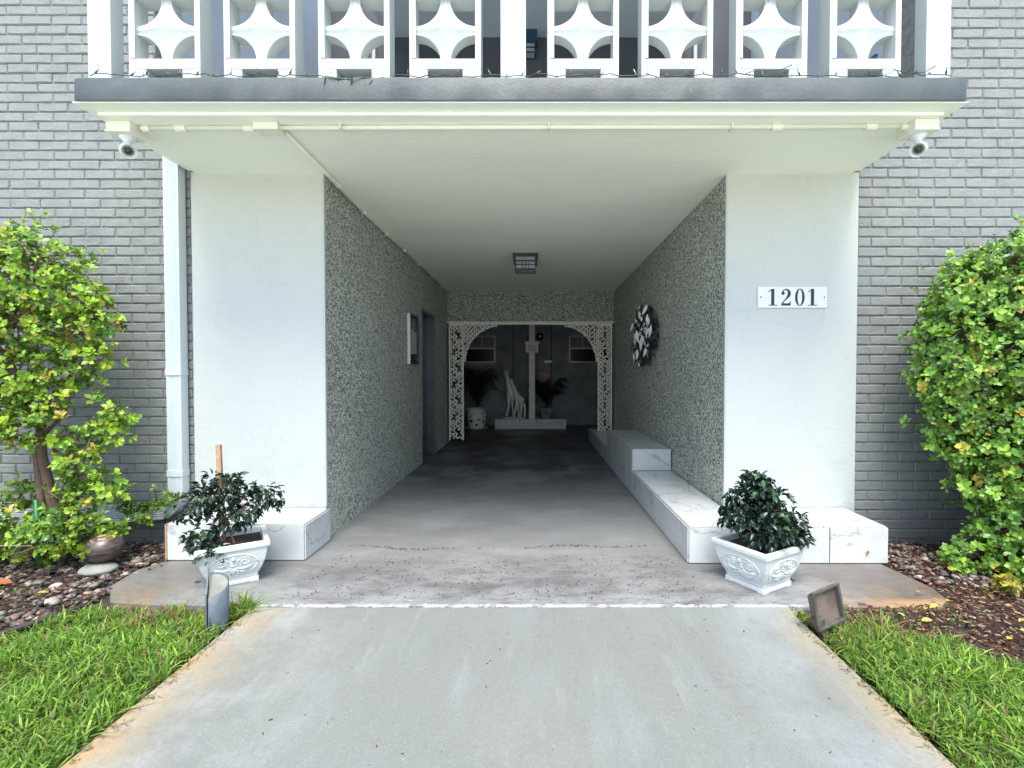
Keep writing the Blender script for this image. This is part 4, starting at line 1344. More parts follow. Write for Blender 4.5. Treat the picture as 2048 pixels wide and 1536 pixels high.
el.append((-.30, 0, .212)); wds.append((0, 0, -1))
fluted(b, el, .104, .071, lambda i: wds[i]); b.build('elbow', MT['metal_white'], o)
b = MB(); fluted(b, [(-.29, -.002, .2125), (-1.9, -.002, .16)], .110, .074, lambda i: (0, 0, -1)); b.build('ground_run', MT['metal_white'], o)

# ------------------------------------------------------------------ planters
def planter(x, y, rot, label, plabel, style, seed):
    H = .24; hb, ht = .118, .172
    o = empty('planter', (x, y, 0), (0, 0, rot))
    tag(o, label, 'planter', 'square white stone planters at the entrance')
    prof = [(hb + .004, 0), (hb + .006, .018), (hb - .004, .026), (hb + .004, .036), (hb + .002, .044), (hb + .022, .085), (hb + .038, .13), (hb + .047, .175), (ht - .004, .200), (ht - .004, .206), (ht + .008, .210), (ht + .010, H - .006), (ht + .004, H), (ht - .020, H), (ht - .024, H - .05), (0.02, H - .05)]
    b = MB(); n = len(prof); nn = 9
    ringv = []
    for (h, z) in prof:
        for s in range(4):
            a = [(-1, -1), (1, -1), (1, 1), (-1, 1)][s]; c = [(1, -1), (1, 1), (-1, 1), (-1, -1)][s]
            for k in range(nn):
                t = k / nn
                b.v.append(((a[0] + (c[0] - a[0]) * t) * h, (a[1] + (c[1] - a[1]) * t) * h, z))
    per = 4 * nn
    for i in range(n - 1):
        for k in range(per):
            a = i * per + k; c = i * per + (k + 1) % per
            b.f.append((a, c, c + per, a + per))
    b.f.append(tuple(range(per))[::-1])
    body = b.build('body', MT['planter'], o, bevel=.004)
    # feet corners
    ft = MB()
    for sx in (-1, 1):
        for sy in (-1, 1):
            x0 = sx * (hb + .007); y0 = sy * (hb + .007)
            ft.box(min(x0, x0 - sx * .045), max(x0, x0 - sx * .045), min(y0, y0 - sy * .045), max(y0, y0 - sy * .045), -.001, .028)
    ft.build('foot', MT['planter'], o, bevel=.004)
    def hat(z):          # face offset at height z
        for (h0, z0), (h1_, z1) in zip(prof, prof[1:]):
            if z0 <= z <= z1 and z1 > z0:
                return h0 + (h1_ - h0) * (z - z0) / (z1 - z0)
        return prof[8][0]
    for s in range(4):
        rl = MB()
        def rib(pts, ws, lift=.004):
            P_ = [(px, -hat(pz) - lift * .2, pz) for px, pz in pts]
            rl.tube(P_, ws, 7)
        # oval medallion border
        ov = [(.118 * math.cos(a) * (1 + .06 * math.sin(a)), .118 + .066 * math.sin(a)) for a in [2 * PI * k / 32 for k in range(33)]]
        rib(ov, [.0042] * 33)
        for sg in (-1, 1):
            # volute
            sp1 = []
            for k in range(22):
                a = k / 21 * 3.3 * PI; r_ = .034 * (1 - k / 24)
                sp1.append((sg * (.056 + r_ * math.cos(a + PI) * 1.0), .140 + r_ * .8 * math.sin(a + PI) * -1))
            rib(sp1, [.0036 + .002 * (k / 21) for k in range(22)])
            rib([(sg * .006, .118), (sg * .020, .100), (sg * .045, .095), (sg * .072, .103), (sg * .090, .112)], [.003, .006, .008, .009, .006])
            rib([(sg * .005, .112), (sg * .018, .088), (sg * .040, .078), (sg * .064, .080)], [.003, .006, .009, .008])
            rib([(sg * .004, .108), (sg * .012, .085), (sg * .024, .068), (sg * .030, .064)], [.003, .006, .009, .006])
        rib([(0, .108), (0, .09), (0, .070), (0, .064)], [.003, .007, .010, .006])
        rib([(-.016, .124), (0, .120), (.016, .124)], [.005, .006, .005])
        rib([(-.014, .136), (0, .133), (.014, .136)], [.004, .005, .004])
        rib([(0, .140), (0, .160), (0, .172)], [.006, .010, .006])
        rl.xf(Matrix.Rotation(R(90) * s, 4, 'Z'))
        rl.build('relief', MT['planter'], o, True)
    tag(MB().box(-.15, .15, -.15, .15, H - .06, H - .035).build('soil', MT['soil'], o), None)
    # the plant
    r = np.random.default_rng(seed)
    pr = empty('potted_shrub', (x, y, H - .04))
    tag(pr, plabel, 'shrub', 'small dark leaved shrubs in the planters')
    stems = MB()
    tips = []
    def twig(p0, p1, r0, r1, kinks=3):
        p0, p1 = Vector(p0), Vector(p1)
        pts_ = [p0]
        for k in range(1, kinks + 1):
            t = k / kinks
            pts_.append(p0.lerp(p1, t) + (Vector(r.normal(0, .012, 3)) if k < kinks else Vector((0, 0, 0))))
        stems.tube(pts_, [r0 + (r1 - r0) * k / kinks for k in range(kinks + 1)], 5)
        return pts_
    P, D, U, L, W, T = [], [], [], [], [], []
    for (cx, cy, cz, rad, cnt) in style:
        si_ = style.index((cx, cy, cz, rad, cnt))
        p0_ = (.01, 0, 0) if si_ == 0 else (style[0][0] * .45 + .004, style[0][1] * .45, style[0][2] * .45)
        twig(p0_, (cx, cy, cz), .007 if si_ == 0 else .004, .0025, 5)
        for i in range(cnt):
            q = unit(r.normal(0, 1, 3)) * rad * r.uniform(.25, 1.0) ** .6
            q[2] *= .85
            e = np.array([cx, cy, cz]) + q
            if e[2] < -.06 and abs(e[0]) + abs(e[1]) < .2: continue
            if i % 2 == 0: twig((cx + q[0] * .15, cy + q[1] * .15, cz + q[2] * .15), tuple(e), .0022, .0009, 2)
            for k in range(int(r.integers(4, 8))):
                dd = unit(q + r.normal(0, rad * .55, 3)) + np.array([0, 0, -.35])
                P.append(e + r.normal(0, .010, 3)); D.append(dd); U.append(np.array([0, 0, 1.]) + r.normal(0, .35, 3))
                l_ = r.uniform(.03, .05); L.append(l_); W.append(l_ * r.uniform(.45, .62))
                c0 = np.array([.014, .034, .025]) * r.uniform(.55, 1.45)
                if r.random() < .12: c0 = np.array([.05, .11, .04])
                T.append(c0)
    me = leaves_mesh('foliage', np.array(P), np.array(D), np.array(U), np.array(L), np.array(W), np.array(T), MT['dark_leaf'], .35, .35)
    tag(link('foliage', me, pr), kind='stuff')
    stems.build('branches', MT['bark'], pr)
    return o
planter(-1.776, 2.835, R(33), 'square white planter holding the wooden stake, beside the half round metal light',
        'loose dark leaved shrub with a long side branch, growing round the wooden stake',
        [(-.12, .04, .31, .12, 42), (-.02, .02, .32, .10, 28), (-.21, .0, .23, .10, 24), (.0, .0, .17, .10, 22), (.17, .03, .29, .085, 20), (.10, -.02, .22, .08, 22), (-.10, -.13, .07, .085, 34), (-.02, -.16, .02, .06, 16), (.22, .04, .25, .05, 8), (-.26, .0, .19, .05, 8)], 31)
planter(1.288, 2.774, R(30), 'square white planter turned corner forward, at the corner of the long tiled bench',
        'compact dark leaved conical shrub in the planter by the long bench',
        [(.0, .0, .32, .11, 52), (-.01, .0, .38, .07, 24), (.07, .0, .22, .14, 70), (-.10, .0, .20, .11, 46), (.02, -.08, .12, .13, 60), (.17, .0, .13, .11, 42), (-.12, .02, .28, .07, 18), (.20, -.02, .05, .07, 18), (-.19, .0, .19, .05, 10)], 32)
o = empty('wooden_stake', (-1.865, 2.88, .18), (0, R(-1.5), 0))
tag(o, 'raw wooden stake pushed upright into the planter soil', 'stake')
MB().box(-.014, .014, -.010, .010, -.01, .60).build('batten', MT['wood'], o, bevel=.002)
o = empty('terracotta_chunk', (-1.755, 2.74, .215))
tag(o, 'rounded tan wood chip lying on the soil of the planter with the stake', 'wood chip')
MB().ball((0, 0, 0), .032, .02, .024, 14, 8, .04, random.Random(2)).build('chip', MT['wood'], o, True)

# ------------------------------------------------------------------ garden lights
o = empty('path_light', (-1.535, 2.315, -.03), (R(1), R(1), R(30)))
tag(o, 'half round blue grey sheet metal path light beside the planter with the stake', 'path light')
b = MB(); n = 20; r_ = .054
outer = []
for k in range(n + 1):
    a = -PI / 2 + PI * k / n
    outer.append((-.03 + r_ * 1.5 * math.cos(a), r_ * math.sin(a)))
zt = lambda x_, y_: .222 + .75 * y_ + .05 * x_
b.v = [(x_, y_, 0) for x_, y_ in outer] + [(x_, y_, zt(x_, y_)) for x_, y_ in outer] + [(x_ * .94 - .002, y_ * .94, zt(x_, y_)) for x_, y_ in outer] + [(x_ * .94 - .002, y_ * .94, zt(x_, y_) - .012) for x_, y_ in outer]
q = n + 1
for k in range(n):
    for t_ in range(3):
        b.f.append((t_ * q + k, t_ * q + k + 1, (t_ + 1) * q + k + 1, (t_ + 1) * q + k))
b.build('half_shade', MT['zinc'], o, True)
b = MB(); b.v = [(x_ * .94 - .002, y_ * .94, zt(x_, y_) - .008) for x_, y_ in outer]; b.f = [tuple(range(q))]
b.build('sloping_lid', MT['stone'], o)
b = MB(); b.prism([(-.060, 0), (.056, 0), (.062, .30), (.050, .305), (-.058, .20)], 'x', -.040, -.034)
b.build('back_plate', MT['zinc'], o)

o = empty('flood_light', (1.345, 2.225, -.03), (R(-6), R(-9), R(20))); o.scale = (.86, .86, .9)
tag(o, 'tilted bronze box garden floodlight on a stake beside the planter turned corner forward', 'garden light')
b = MB()
w2, z0_, z1_ = .075, .075, .245
# tapering stake
b.add([(-.012, -.012, -.02), (.012, -.012, -.02), (.012, .012, -.02), (-.012, .012, -.02), (-.048, -.03, .12), (.0, -.03, .12), (.0, .03, .12), (-.048, .03, .12)], [(0, 3, 2, 1), (0, 1, 5, 4), (1, 2, 6, 5), (2, 3, 7, 6), (3, 0, 4, 7), (4, 5, 6, 7)])
b.build('stake', MT['bronze'], o, bevel=.003)
hs = MB()
# housing: shallow box, wider at the front
def quadring(x0, x1, zz0, zz1, y): return [(x0, y, zz0), (x1, y, zz0), (x1, y, zz1), (x0, y, zz1)]
rings = [quadring(-.02, .10, .11, .22, .04), quadring(-.040, .135, .075, .250, .0), quadring(-.052, .147, .062, .262, -.022), quadring(-.052, .147, .062, .262, -.032), quadring(-.037, .132, .077, .247, -.032), quadring(-.034, .129, .080, .244, -.008)]
for rg_ in rings: hs.v += rg_
for i in range(5):
    for k in range(4):
        a = i * 4 + k; c = i * 4 + (k + 1) % 4
        hs.f.append((a, a + 4, c + 4, c))
hs.f.append((0, 1, 2, 3))
hs.build('housing', MT['bronze'], o, bevel=.003)
MB().box(-.036, .131, -.0075, -.004, .078, .246).build('glass', MT['dirty_glass'], o)

# ------------------------------------------------------------------ ball and stone
o = MB().ball((0, 0, 0), .105, .10, .085, 32, 20).build('ceramic_ball', MT['ball'], None, True)
o.location = (-2.665, 2.98, .125)
tag(o, 'brown glazed ceramic ball resting on a flat stone among the pebbles', 'garden ornament')
rs = random.Random(4)
o = MB().ball((0, 0, 0), .105, .085, .032, 20, 10, .03, rs).build('flat_stone', MT['stone'], None, True)
o.location = (-2.655, 2.93, .012)
tag(o, 'flat pale stone under the brown ceramic ball', 'stone')

# ------------------------------------------------------------------ pebbles, chips, edging
def pebble_meshes(n, seed):
    out = []
    r = random.Random(seed)
    for i in range(n):
        b = MB(); b.ball((0, 0, 0), 1, .72, .48, 8, 5, .10, r)
        out.append(b)
    return out
pm = pebble_meshes(8, 3)
cols = [(.26, .24, .21), (.36, .33, .29), (.17, .14, .12), (.12, .08, .065), (.07, .06, .06), (.20, .195, .19), (.28, .20, .15), (.05, .048, .05), (.17, .11, .09), (.11, .10, .09)]
pmeshes = []
for i, b in enumerate(pm):
    for c in cols[:]:
        me = np_mesh('pebble', np.array(b.v), np.array([f for f in b.f]), np.tile(np.array(c), (len(b.v), 1)), MT['pebble'], True)
        pmeshes.append(me)
rnd = random.Random(17)
def in_left_bed(x, y):
    e = -2.458 + (y - 2.206) * .36 if y < 2.6 else -2.31 - max(0, .18 - abs(y - 2.8)) * .6
    if y < 2.206: e = -2.458 - (2.206 - y) * .5
    return x < e - .02 and y < 3.44 and x > -4.3
peb = []
tries = 0
while len(peb) < 1500 and tries < 20000:
    tries += 1
    x, y = rnd.uniform(-4.0, -2.28), rnd.uniform(1.9, 3.44)
    if not in_left_bed(x, y): continue
    s = rnd.choice((.012, .015, .018, .022, .026, .032)) * rnd.uniform(.8, 1.15)
    peb.append((x, y, s))
peb += [(rnd.uniform(2.2, 2.75), rnd.uniform(2.72, 3.42), rnd.uniform(.012, .028)) for _ in range(230)]
peb = [p for p in peb if not (p[0] > 0 and p[0] < 2.27)]
def pkey(p):
    x, y, s = p
    vis = -3.6 < x < -2.3 and 2.1 < y < 3.3
    return -(s * (2 if vis else .5))
leftp = sorted([p for p in peb if p[0] < 0], key=pkey)
rightp = sorted([p for p in peb if p[0] > 0], key=pkey)
def scatter(lst, bed, lim):
    V, F, T = [], [], []
    n = 0
    for i, (x, y, s) in enumerate(lst):
        z = -.018 + s * rnd.uniform(.1, .45) + (.006 if x > 0 else 0)
        rot = Euler((rnd.uniform(-.3, .3), rnd.uniform(-.3, .3), rnd.uniform(0, 6.28)))
        if i < lim:
            q = link('pebble', pmeshes[rnd.randrange(len(pmeshes))], bed, (x, y, z)); q.scale = (s, s, s); q.rotation_euler = rot
        else:
            b = pm[rnd.randrange(8)]
            M = Matrix.Translation((x, y, z)) @ rot.to_matrix().to_4x4() @ Matrix.Scale(s, 4)
            A2 = np.array(M); vv = np.array(b.v) @ A2[:3, :3].T + A2[:3, 3]
            V.append(vv); F.append(np.array(b.f) + n); n += len(vv)
            T.append(np.tile(np.array(rnd.choice(cols)) * rnd.uniform(.7, 1.1), (len(vv), 1)))
    if V:
        q = link('loose_pebbles', np_mesh('loose_pebbles', np.concatenate(V), np.concatenate(F), np.concatenate(T), MT['pebble'], True), bed)
        q['kind'] = 'stuff'
scatter(leftp, bed_l, 298)
scatter(rightp, bed_r, 240)

def chips(name, region, n, cols_, seed, smin, smax, parent):
    r = np.random.default_rng(seed)
    P = []
    while len(P) < n:
        x, y = r.uniform(region[0], region[1]), r.uniform(region[2], region[3])
        if region[4](x, y): P.append((x, y))
    P = np.array(P); n = len(P)
    L = r.uniform(smin, smax, n); W = L * r.uniform(.2, .45, n); H = L * .12
    a = r.uniform(0, 6.28, n); tl = r.normal(0, .25, n)
    base = np.array([(-.5, -.5, 0), (.5, -.35, 0), (.5, .4, 0), (-.5, .5, 0), (-.45, -.4, 1), (.4, -.3, 1), (.42, .3, 1), (-.4, .42, 1)])
    V = base[None] * np.stack([L, W, H], 1)[:, None, :]
    V[:, :, 2] += V[:, :, 0] * tl[:, None]
    x = V[:, :, 0] * np.cos(a)[:, None] - V[:, :, 1] * np.sin(a)[:, None]; y = V[:, :, 0] * np.sin(a)[:, None] + V[:, :, 1] * np.cos(a)[:, None]
    V = np.stack([x + P[:, 0:1], y + P[:, 1:2], V[:, :, 2] + region[5] + r.uniform(0, region[6], n)[:, None]], -1)
    F = np.array([(4, 5, 6, 7), (0, 1, 5, 4), (1, 2, 6, 5), (2, 3, 7, 6), (3, 0, 4, 7)])
    FF = (F[None] + (np.arange(n) * 8)[:, None, None]).reshape(-1, 4)
    ci = r.integers(0, len(cols_), n)
    T = np.array(cols_)[ci] * r.uniform(.6, 1.3, (n, 1))
    o = link(name, np_mesh(name, V.reshape(-1, 3), FF, np.repeat(T, 8, axis=0), MT['chip']), parent)
    o['kind'] = 'stuff'
    return o
def in_right_bed(x, y):
    if y > 2.50: return x > 2.24
    e = 1.50 + (2.44 - y) * 1.1 if y > 2.25 else 1.80 + (2.25 - y) * .75
    return x > e
c_red = [(.085, .022, .018), (.06, .016, .014), (.11, .035, .025), (.04, .02, .017), (.22, .15, .09), (.26, .21, .12), (.02, .014, .012), (.035, .02, .016), (.05, .022, .018)]
chips('bark_mulch', (1.45, 4.2, 1.5, 3.45, in_right_bed, -.022, .03), 19000, c_red, 41, .009, .028, bed_r)
chips('bark_litter', (-4.3, -2.25, 1.6, 3.45, in_left_bed, -.012, .022), 5200, [(.045, .03, .022), (.03, .022, .018), (.07, .05, .035), (.09, .04, .025), (.02, .017, .015)], 42, .012, .04, bed_l)
c_dk = [(.03, .02, .02), (.05, .035, .03), (.07, .04, .03), (.02, .02, .015)]
r_ = np.random.default_rng(8)
def deb(x, y):
    if abs(y - (3.33 + .03 * math.sin(x * 3) + .02 * math.sin(x * 9))) < .012 + .01 * math.sin(x * 5): return r_.random() < .8
    return y < 3.2 and r_.random() < .06 * (1 if -1.3 < x < 1 else .4)
o = chips('floor_litter', (-1.35, .95, 2.56, 3.42, deb, .001, .001), 900, c_dk, 43, .004, .014, None)
tag(o, 'tiny dark leaf crumbs scattered across the threshold of the passage', 'litter', kind='stuff')

o = chips('walkway_litter', (-1.2, 1.2, 1.3, 2.44, lambda x, y: True, -.001, .001), 70, [(.03, .025, .02), (.06, .04, .03), (.10, .12, .03)], 44, .004, .013, None)
tag(o, 'a few dark crumbs and bits of leaf lying on the pale walkway', 'litter', kind='stuff')
pts = [(-3.3, 1.0, -.005), (-2.72, 1.85, -.005), (-2.475, 2.20, -.004), (-2.40, 2.36, -.003), (-2.33, 2.50, -.004)]
o = MB().tube(pts, .016, 10).build('garden_edging', MT['edging'], None, True)
tag(o, 'black plastic edging tube between the lawn and the pebble bed', 'edging')

# fallen leaves
def fallen(loc, rot, s, col, label, group=None):
    me = leaves_mesh('fallen_leaf', np.array([[-.5, 0, 0.]]), np.array([[1., 0, 0]]), np.array([[0, 0, 1.]]), np.array([1.]), np.array([.5]), np.array([col]), MT['leaf'], .12, .2)
    o = link('fallen_leaf', me, None, loc); o.scale = (s, s, s); o.rotation_euler = rot
    tag(o, label, 'fallen leaf', group)
yl = (.62, .50, .12)
spots = [(1.80, 2.36, .0), (1.97, 2.42, 0), (2.03, 2.44, 0), (2.10, 2.52, 0), (2.16, 2.50, 0), (2.08, 2.60, 0), (2.33, 2.30, 0), (2.25, 2.20, 0), (2.42, 2.45, 0), (1.88, 2.30, 0), (2.45, 2.2, 0), (2.12, 2.14, 0), (2.5, 2.6, 0), (2.32, 2.72, 0), (2.6, 2.35, 0), (2.2, 2.36, 0)]
rnd = random.Random(77)
for (x, y, z) in spots:
    fallen((x, y, .022), (rnd.uniform(-.3, .3), rnd.uniform(-.3, .3), rnd.uniform(0, 6.28)), rnd.uniform(.03, .055), tuple(c * rnd.uniform(.75, 1.1) for c in yl), 'yellow fallen leaf on the red mulch bed', 'yellow leaves on the mulch')
fallen((2.1, 3.033, .075), (R(90), R(-55), 0), .035, (.34, .15, .05), 'brown leaf stuck to the front of the long tiled bench')
fallen((-3.02, 2.72, .02), (0, .1, .3), .14, (.42, .17, .07), 'curled orange leaf on the pebble bed')
fallen((-2.66, 2.6, .02), (0.2, .1, .8), .05, (.5, .42, .1), 'yellow fallen leaf on the pebble bed below the ceramic ball')
fallen((1.50, 2.80, .004), (0, 0, .2), .05, (.20, .07, .06), 'dark red leaf on the concrete beside the corner forward planter')
fallen((-1.94, 2.77, .004), (0, 0, .9), .04, (.12, .05, .04), 'small dark leaf on the concrete behind the half round light')

# ------------------------------------------------------------------ lawns
def grass(name, inside, box, n, seed, label, hmin=.03, hmax=.075, dry=None):
    r = np.random.default_rng(seed)
    x = r.uniform(box[0], box[1], n * 3); y = r.uniform(box[2], box[3], n * 3)
    k = inside(x, y)
    x, y = x[k][:n], y[k][:n]; n = len(x)
    # clumps
    cl = np.sin(x * 9 + np.sin(y * 7) * 2) * np.sin(y * 8.3 + np.sin(x * 5) * 2)
    h = r.uniform(hmin, hmax, n) ** 1.0 * (1 + .35 * cl) * r.choice([.6, 1, 1, 1.25], n); w = r.uniform(.0018, .0052, n)
    a = r.uniform(0, 2 * PI, n); lean = np.abs(r.normal(.55, .35, n))
    dx, dy = np.cos(a), np.sin(a)
    f = r.uniform(0, 2 * PI, n); sx, sy = np.cos(f), np.sin(f)
    V = np.zeros((n, 7, 3))
    for i, (t, ww) in enumerate(((0, .8), (.38, 1), (.74, .75))):
        bend = lean * h * t * t * 1.3; z = h * t * (1 - .32 * lean * t) - .035
        for s_, j in ((-1, 0), (1, 1)):
            V[:, i * 2 + j, 0] = x + dx * bend + s_ * sx * w * ww
            V[:, i * 2 + j, 1] = y + dy * bend + s_ * sy * w * ww
            V[:, i * 2 + j, 2] = z
    V[:, 6, 0] = x + dx * lean * h * 1.3; V[:, 6, 1] = y + dy * lean * h * 1.3; V[:, 6, 2] = h * np.maximum(1 - .36 * lean, .35) - .035
    F = np.array([(0, 1, 3), (0, 3, 2), (2, 3, 5), (2, 5, 4), (4, 5, 6)])
    FF = (F[None] + (np.arange(n) * 7)[:, None, None]).reshape(-1, 3)
    base = np.array([(.15, .28, .035), (.21, .36, .045), (.10, .22, .04), (.28, .40, .08), (.13, .25, .06)])
    T = base[r.integers(0, 5, n)] * r.uniform(.75, 1.25, (n, 1)) * (1 + .15 * cl[:, None])
    d = r.random(n)
    pd = .05 if dry is None else dry(x, y)
    T = np.where((d < pd)[:, None], np.array([.26, .19, .09]) * r.uniform(.6, 1.2, (n, 1)), T)
    T = np.repeat(T, 7, 0).reshape(n, 7, 3) * np.array([.6, .6, .95, .95, 1.1, 1.1, 1.15])[None, :, None]
    o = link(name, np_mesh(name, V.reshape(-1, 3), FF, T.reshape(-1, 3), MT['grass']))
    tag(o, label, 'grass', kind='stuff')
def inl(x, y):
    e = np.where(y > 2.206, -2.458 + (y - 2.206) * .36, -2.458 - (2.206 - y) * .5) + .03
    jag = .012 * np.sin(y * 40) + .01 * np.sin(y * 97)
    return (x > e) & (x < -1.485 + jag) & ((y < 2.46 + .02 * np.sin(x * 30)))
def inr(x, y):
    e = np.where(y > 2.25, 1.56 + (2.42 - y) * 1.35, 1.79 + (2.25 - y) * .75) + .03 * np.sin(y * 30)
    jag = .012 * np.sin(y * 37) + .01 * np.sin(y * 91)
    return (x < e) & (x > 1.335 + jag) & (y < 2.36 - .0 * x)
grass('lawn_grass', inl, (-3.3, -1.46, .7, 2.5), 30000, 1, 'bright green lawn grass between the walkway and the pebble bed', dry=lambda x, y: .04 + .5 * np.clip((y - 2.18) / .2, 0, 1) * np.clip((x + 2.15) / .3, 0, 1))
grass('lawn_grass', inr, (1.32, 3.3, .7, 2.4), 30000, 2, 'bright green lawn grass between the walkway and the mulch bed', dry=lambda x, y: .04 + .6 * np.clip((y - 2.1) / .2, 0, 1))
r = np.random.default_rng(19)
n = 500
yy_ = r.uniform(.9, 2.35, n); left = r.random(n) < .5
xx_ = np.where(left, -1.452 + np.abs(r.normal(0, .022, n)), 1.297 - np.abs(r.normal(0, .022, n)))
P = np.stack([xx_, yy_, np.full(n, .0015)], 1)
D = np.stack([np.where(left, 1, -1) * r.uniform(-.2, 1, n), r.normal(0, .7, n), r.uniform(0, .25, n)], 1)
me = leaves_mesh('clippings', P, D, np.tile(np.array([0, 0, 1.]), (n, 1)), r.uniform(.012, .04, n), r.uniform(.002, .004, n), np.array([(.15, .26, .05), (.28, .22, .09), (.12, .08, .04)])[r.integers(0, 3, n)], MT['grass'], .1, .1)
tag(link('grass_clippings', me), 'loose grass clippings and runners along both edges of the walkway', 'clippings', kind='stuff')
def strip(x, y): return (x > -1.56) & (x < -1.46) & (y > 2.33) & (y < 2.52)
grass('grass_tuft', lambda x, y: (x + 1.49) ** 2 + (y - 2.43) ** 2 < .0035, (-1.6, -1.40, 2.33, 2.50), 260, 3, 'tuft of grass sprouting beside the half round metal light', .05, .13)
grass('grass_tuft', lambda x, y: (x - 1.33) ** 2 + (y - 2.39) ** 2 < .0025, (1.25, 1.42, 2.3, 2.47), 500, 4, 'low green weed tuft behind the tilted garden floodlight', .02, .05)
for bx, lb in (((-4.5, -1.47, .47, .75), 'lawn continuing towards the viewer beside the pebble bed'), ((1.31, 4.5, .47, .75), 'lawn continuing towards the viewer beside the mulch bed')):
    grass('lawn_grass', lambda x, y: x < 99, bx, 9000, 5, lb, .04, .09)

# ------------------------------------------------------------------ shrubs
def shrub(name, label, blobs, dens, seed, greens, yellow, trunk=None, leafs=(.022, .052), inner=.0):
    r = np.random.default_rng(seed)
    root = empty(name, (blobs[0][0], 3.1, 0)); ox = np.array([blobs[0][0], 3.1, 0])
    tag(root, label, 'shrub')
    P, D, U, L, W, T = [], [], [], [], [], []
    B_ = np.array([b[:4] for b in blobs])
    tw = MB()
    ends = []
    for bi, bb in enumerate(blobs):
        cx, cy, cz, rad = bb[:4]
        yf = bb[4] if len(bb) > 4 else yellow
        n = int(dens * rad * rad)
        for i in range(n):
            d = unit(r.normal(0, 1, 3))
            q = r.uniform(.55, 1.0) ** .45
            lump = 1 + .26 * math.sin(d[0] * 5 + bi) * math.sin(d[2] * 6 + bi * 2) + .08 * math.sin(d[1] * 13 + d[2] * 11)
            c = np.array([cx, cy, cz]) + d * rad * q * lump * np.array([1, .85, .95])
            if c[2] < .015 or c[1] > 3.455: continue
            # skip rosettes buried deep inside neighbours
            dd = np.linalg.norm(B_[:, :3] - c, axis=1) / B_[:, 3]
            if (dd < .55).sum() > 0 and r.random() < .85: continue
            if r.random() < .16:
                c = c + (d + r.normal(0, .25, 3)) * r.uniform(.02, .09)
            ends.append((bi, c))
            out = unit(d + np.array([0, -.25, .35]) + r.normal(0, .25, 3))
            nl = int(r.integers(4, 9))
            gcol = greens[r.integers(0, len(greens))] * r.uniform(.75, 1.2)
            a0 = r.uniform(0, 6.28)
            e1 = unit(np.cross(out, [0.3, .1, 1.])); e2 = np.cross(out, e1)
            isy = r.random() < yf
            lsz = r.uniform(*leafs)
            if r.random() < .10: gcol = gcol * .55
            for k in range(nl):
                a = a0 + k * 2.4
                lev = k / nl
                dirv = (e1 * math.cos(a) + e2 * math.sin(a)) + out * (.25 + .9 * lev)
                P.append(c - out * (.035 * (1 - lev)) + r.normal(0, .004, 3)); D.append(dirv); U.append(out + r.normal(0, .2, 3))
                l_ = lsz * r.uniform(.8, 1.2) * (1 - .3 * lev); L.append(l_); W.append(l_ * r.uniform(.5, .72))
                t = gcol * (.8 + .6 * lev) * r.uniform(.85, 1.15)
                if isy or r.random() < .012:
                    t = np.array([.52, .46, .07]) * r.uniform(.6, 1.1)
                elif r.random() < .012: t = np.array([.20, .10, .04]) * r.uniform(.6, 1.2)
                T.append(t)
    P = np.array(P) - ox
    me = leaves_mesh('foliage', P, np.array(D), np.array(U), np.array(L), np.array(W), np.array(T), MT['leaf'], .12, .18, 1.15)
    tag(link('foliage', me, root), kind='stuff')
    # twigs from blob centres to some rosettes
    for bi, c in ends[::9]:
        cc = B_[bi, :3]
        a = Vector(cc - ox) ; e = Vector(c - ox)
        mid = a.lerp(e, .5) + Vector(r.normal(0, .02, 3))
        tw.tube([a, mid, e], [.006, .0035, .0015], 5, False)
    tag(tw.build('twigs', MT['bark'], root), kind='stuff')
    if trunk:
        b = MB()
        for pts_, r0, r1 in trunk:
            m_ = len(pts_)
            b.tube([tuple(np.array(p) - ox) for p in pts_], [r0 + (r1 - r0) * k / (m_ - 1) for k in range(m_)], 8)
        b.build('trunk', MT['bark'], root, True)
    return root
G1 = [np.array(c) * np.array([1.95, 1.8, 1.15]) for c in ((.10, .19, .03), (.14, .25, .04), (.075, .16, .035), (.18, .28, .04), (.12, .21, .035), (.05, .12, .03))]
G2 = [np.array(c) * np.array([2.0, 1.85, 1.4]) for c in ((.08, .17, .035), (.11, .22, .04), (.06, .14, .035), (.14, .26, .05), (.045, .11, .03))]
LB = [(-3.5, 3.1, 1.88, .36), (-3.16, 3.05, 1.82, .30), (-2.97, 3.08, 1.68, .21), (-2.80, 3.12, 1.56, .13), (-3.5, 3.0, 1.56, .26), (-3.17, 2.98, 1.52, .22), (-2.90, 3.06, 1.46, .17), (-2.82, 3.08, 1.30, .13, .06), (-2.95, 3.04, 1.24, .15),
      (-3.17, 2.95, 1.17, .20), (-3.42, 2.9, 1.16, .22), (-3.02, 2.98, 1.04, .14), (-3.35, 2.92, .95, .18), (-3.13, 2.92, .88, .13), (-3.60, 2.88, .80, .2, .35), (-3.42, 2.85, .62, .10, .6),
      (-2.72, 3.12, .90, .12), (-2.76, 3.08, .80, .11), (-2.90, 3.02, .80, .10, .1), (-2.86, 3.02, .62, .13, .06), (-2.90, 3.06, .50, .11), (-2.72, 3.06, .48, .12), (-2.84, 2.98, .36, .13),
      (-2.78, 2.95, .24, .13), (-2.95, 2.95, .18, .12), (-3.15, 2.98, .20, .14), (-3.38, 2.92, .20, .16), (-3.6, 2.88, .28, .2), (-3.3, 3.1, .42, .12), (-2.60, 3.18, .24, .06), (-2.68, 3.1, .22, .07)]
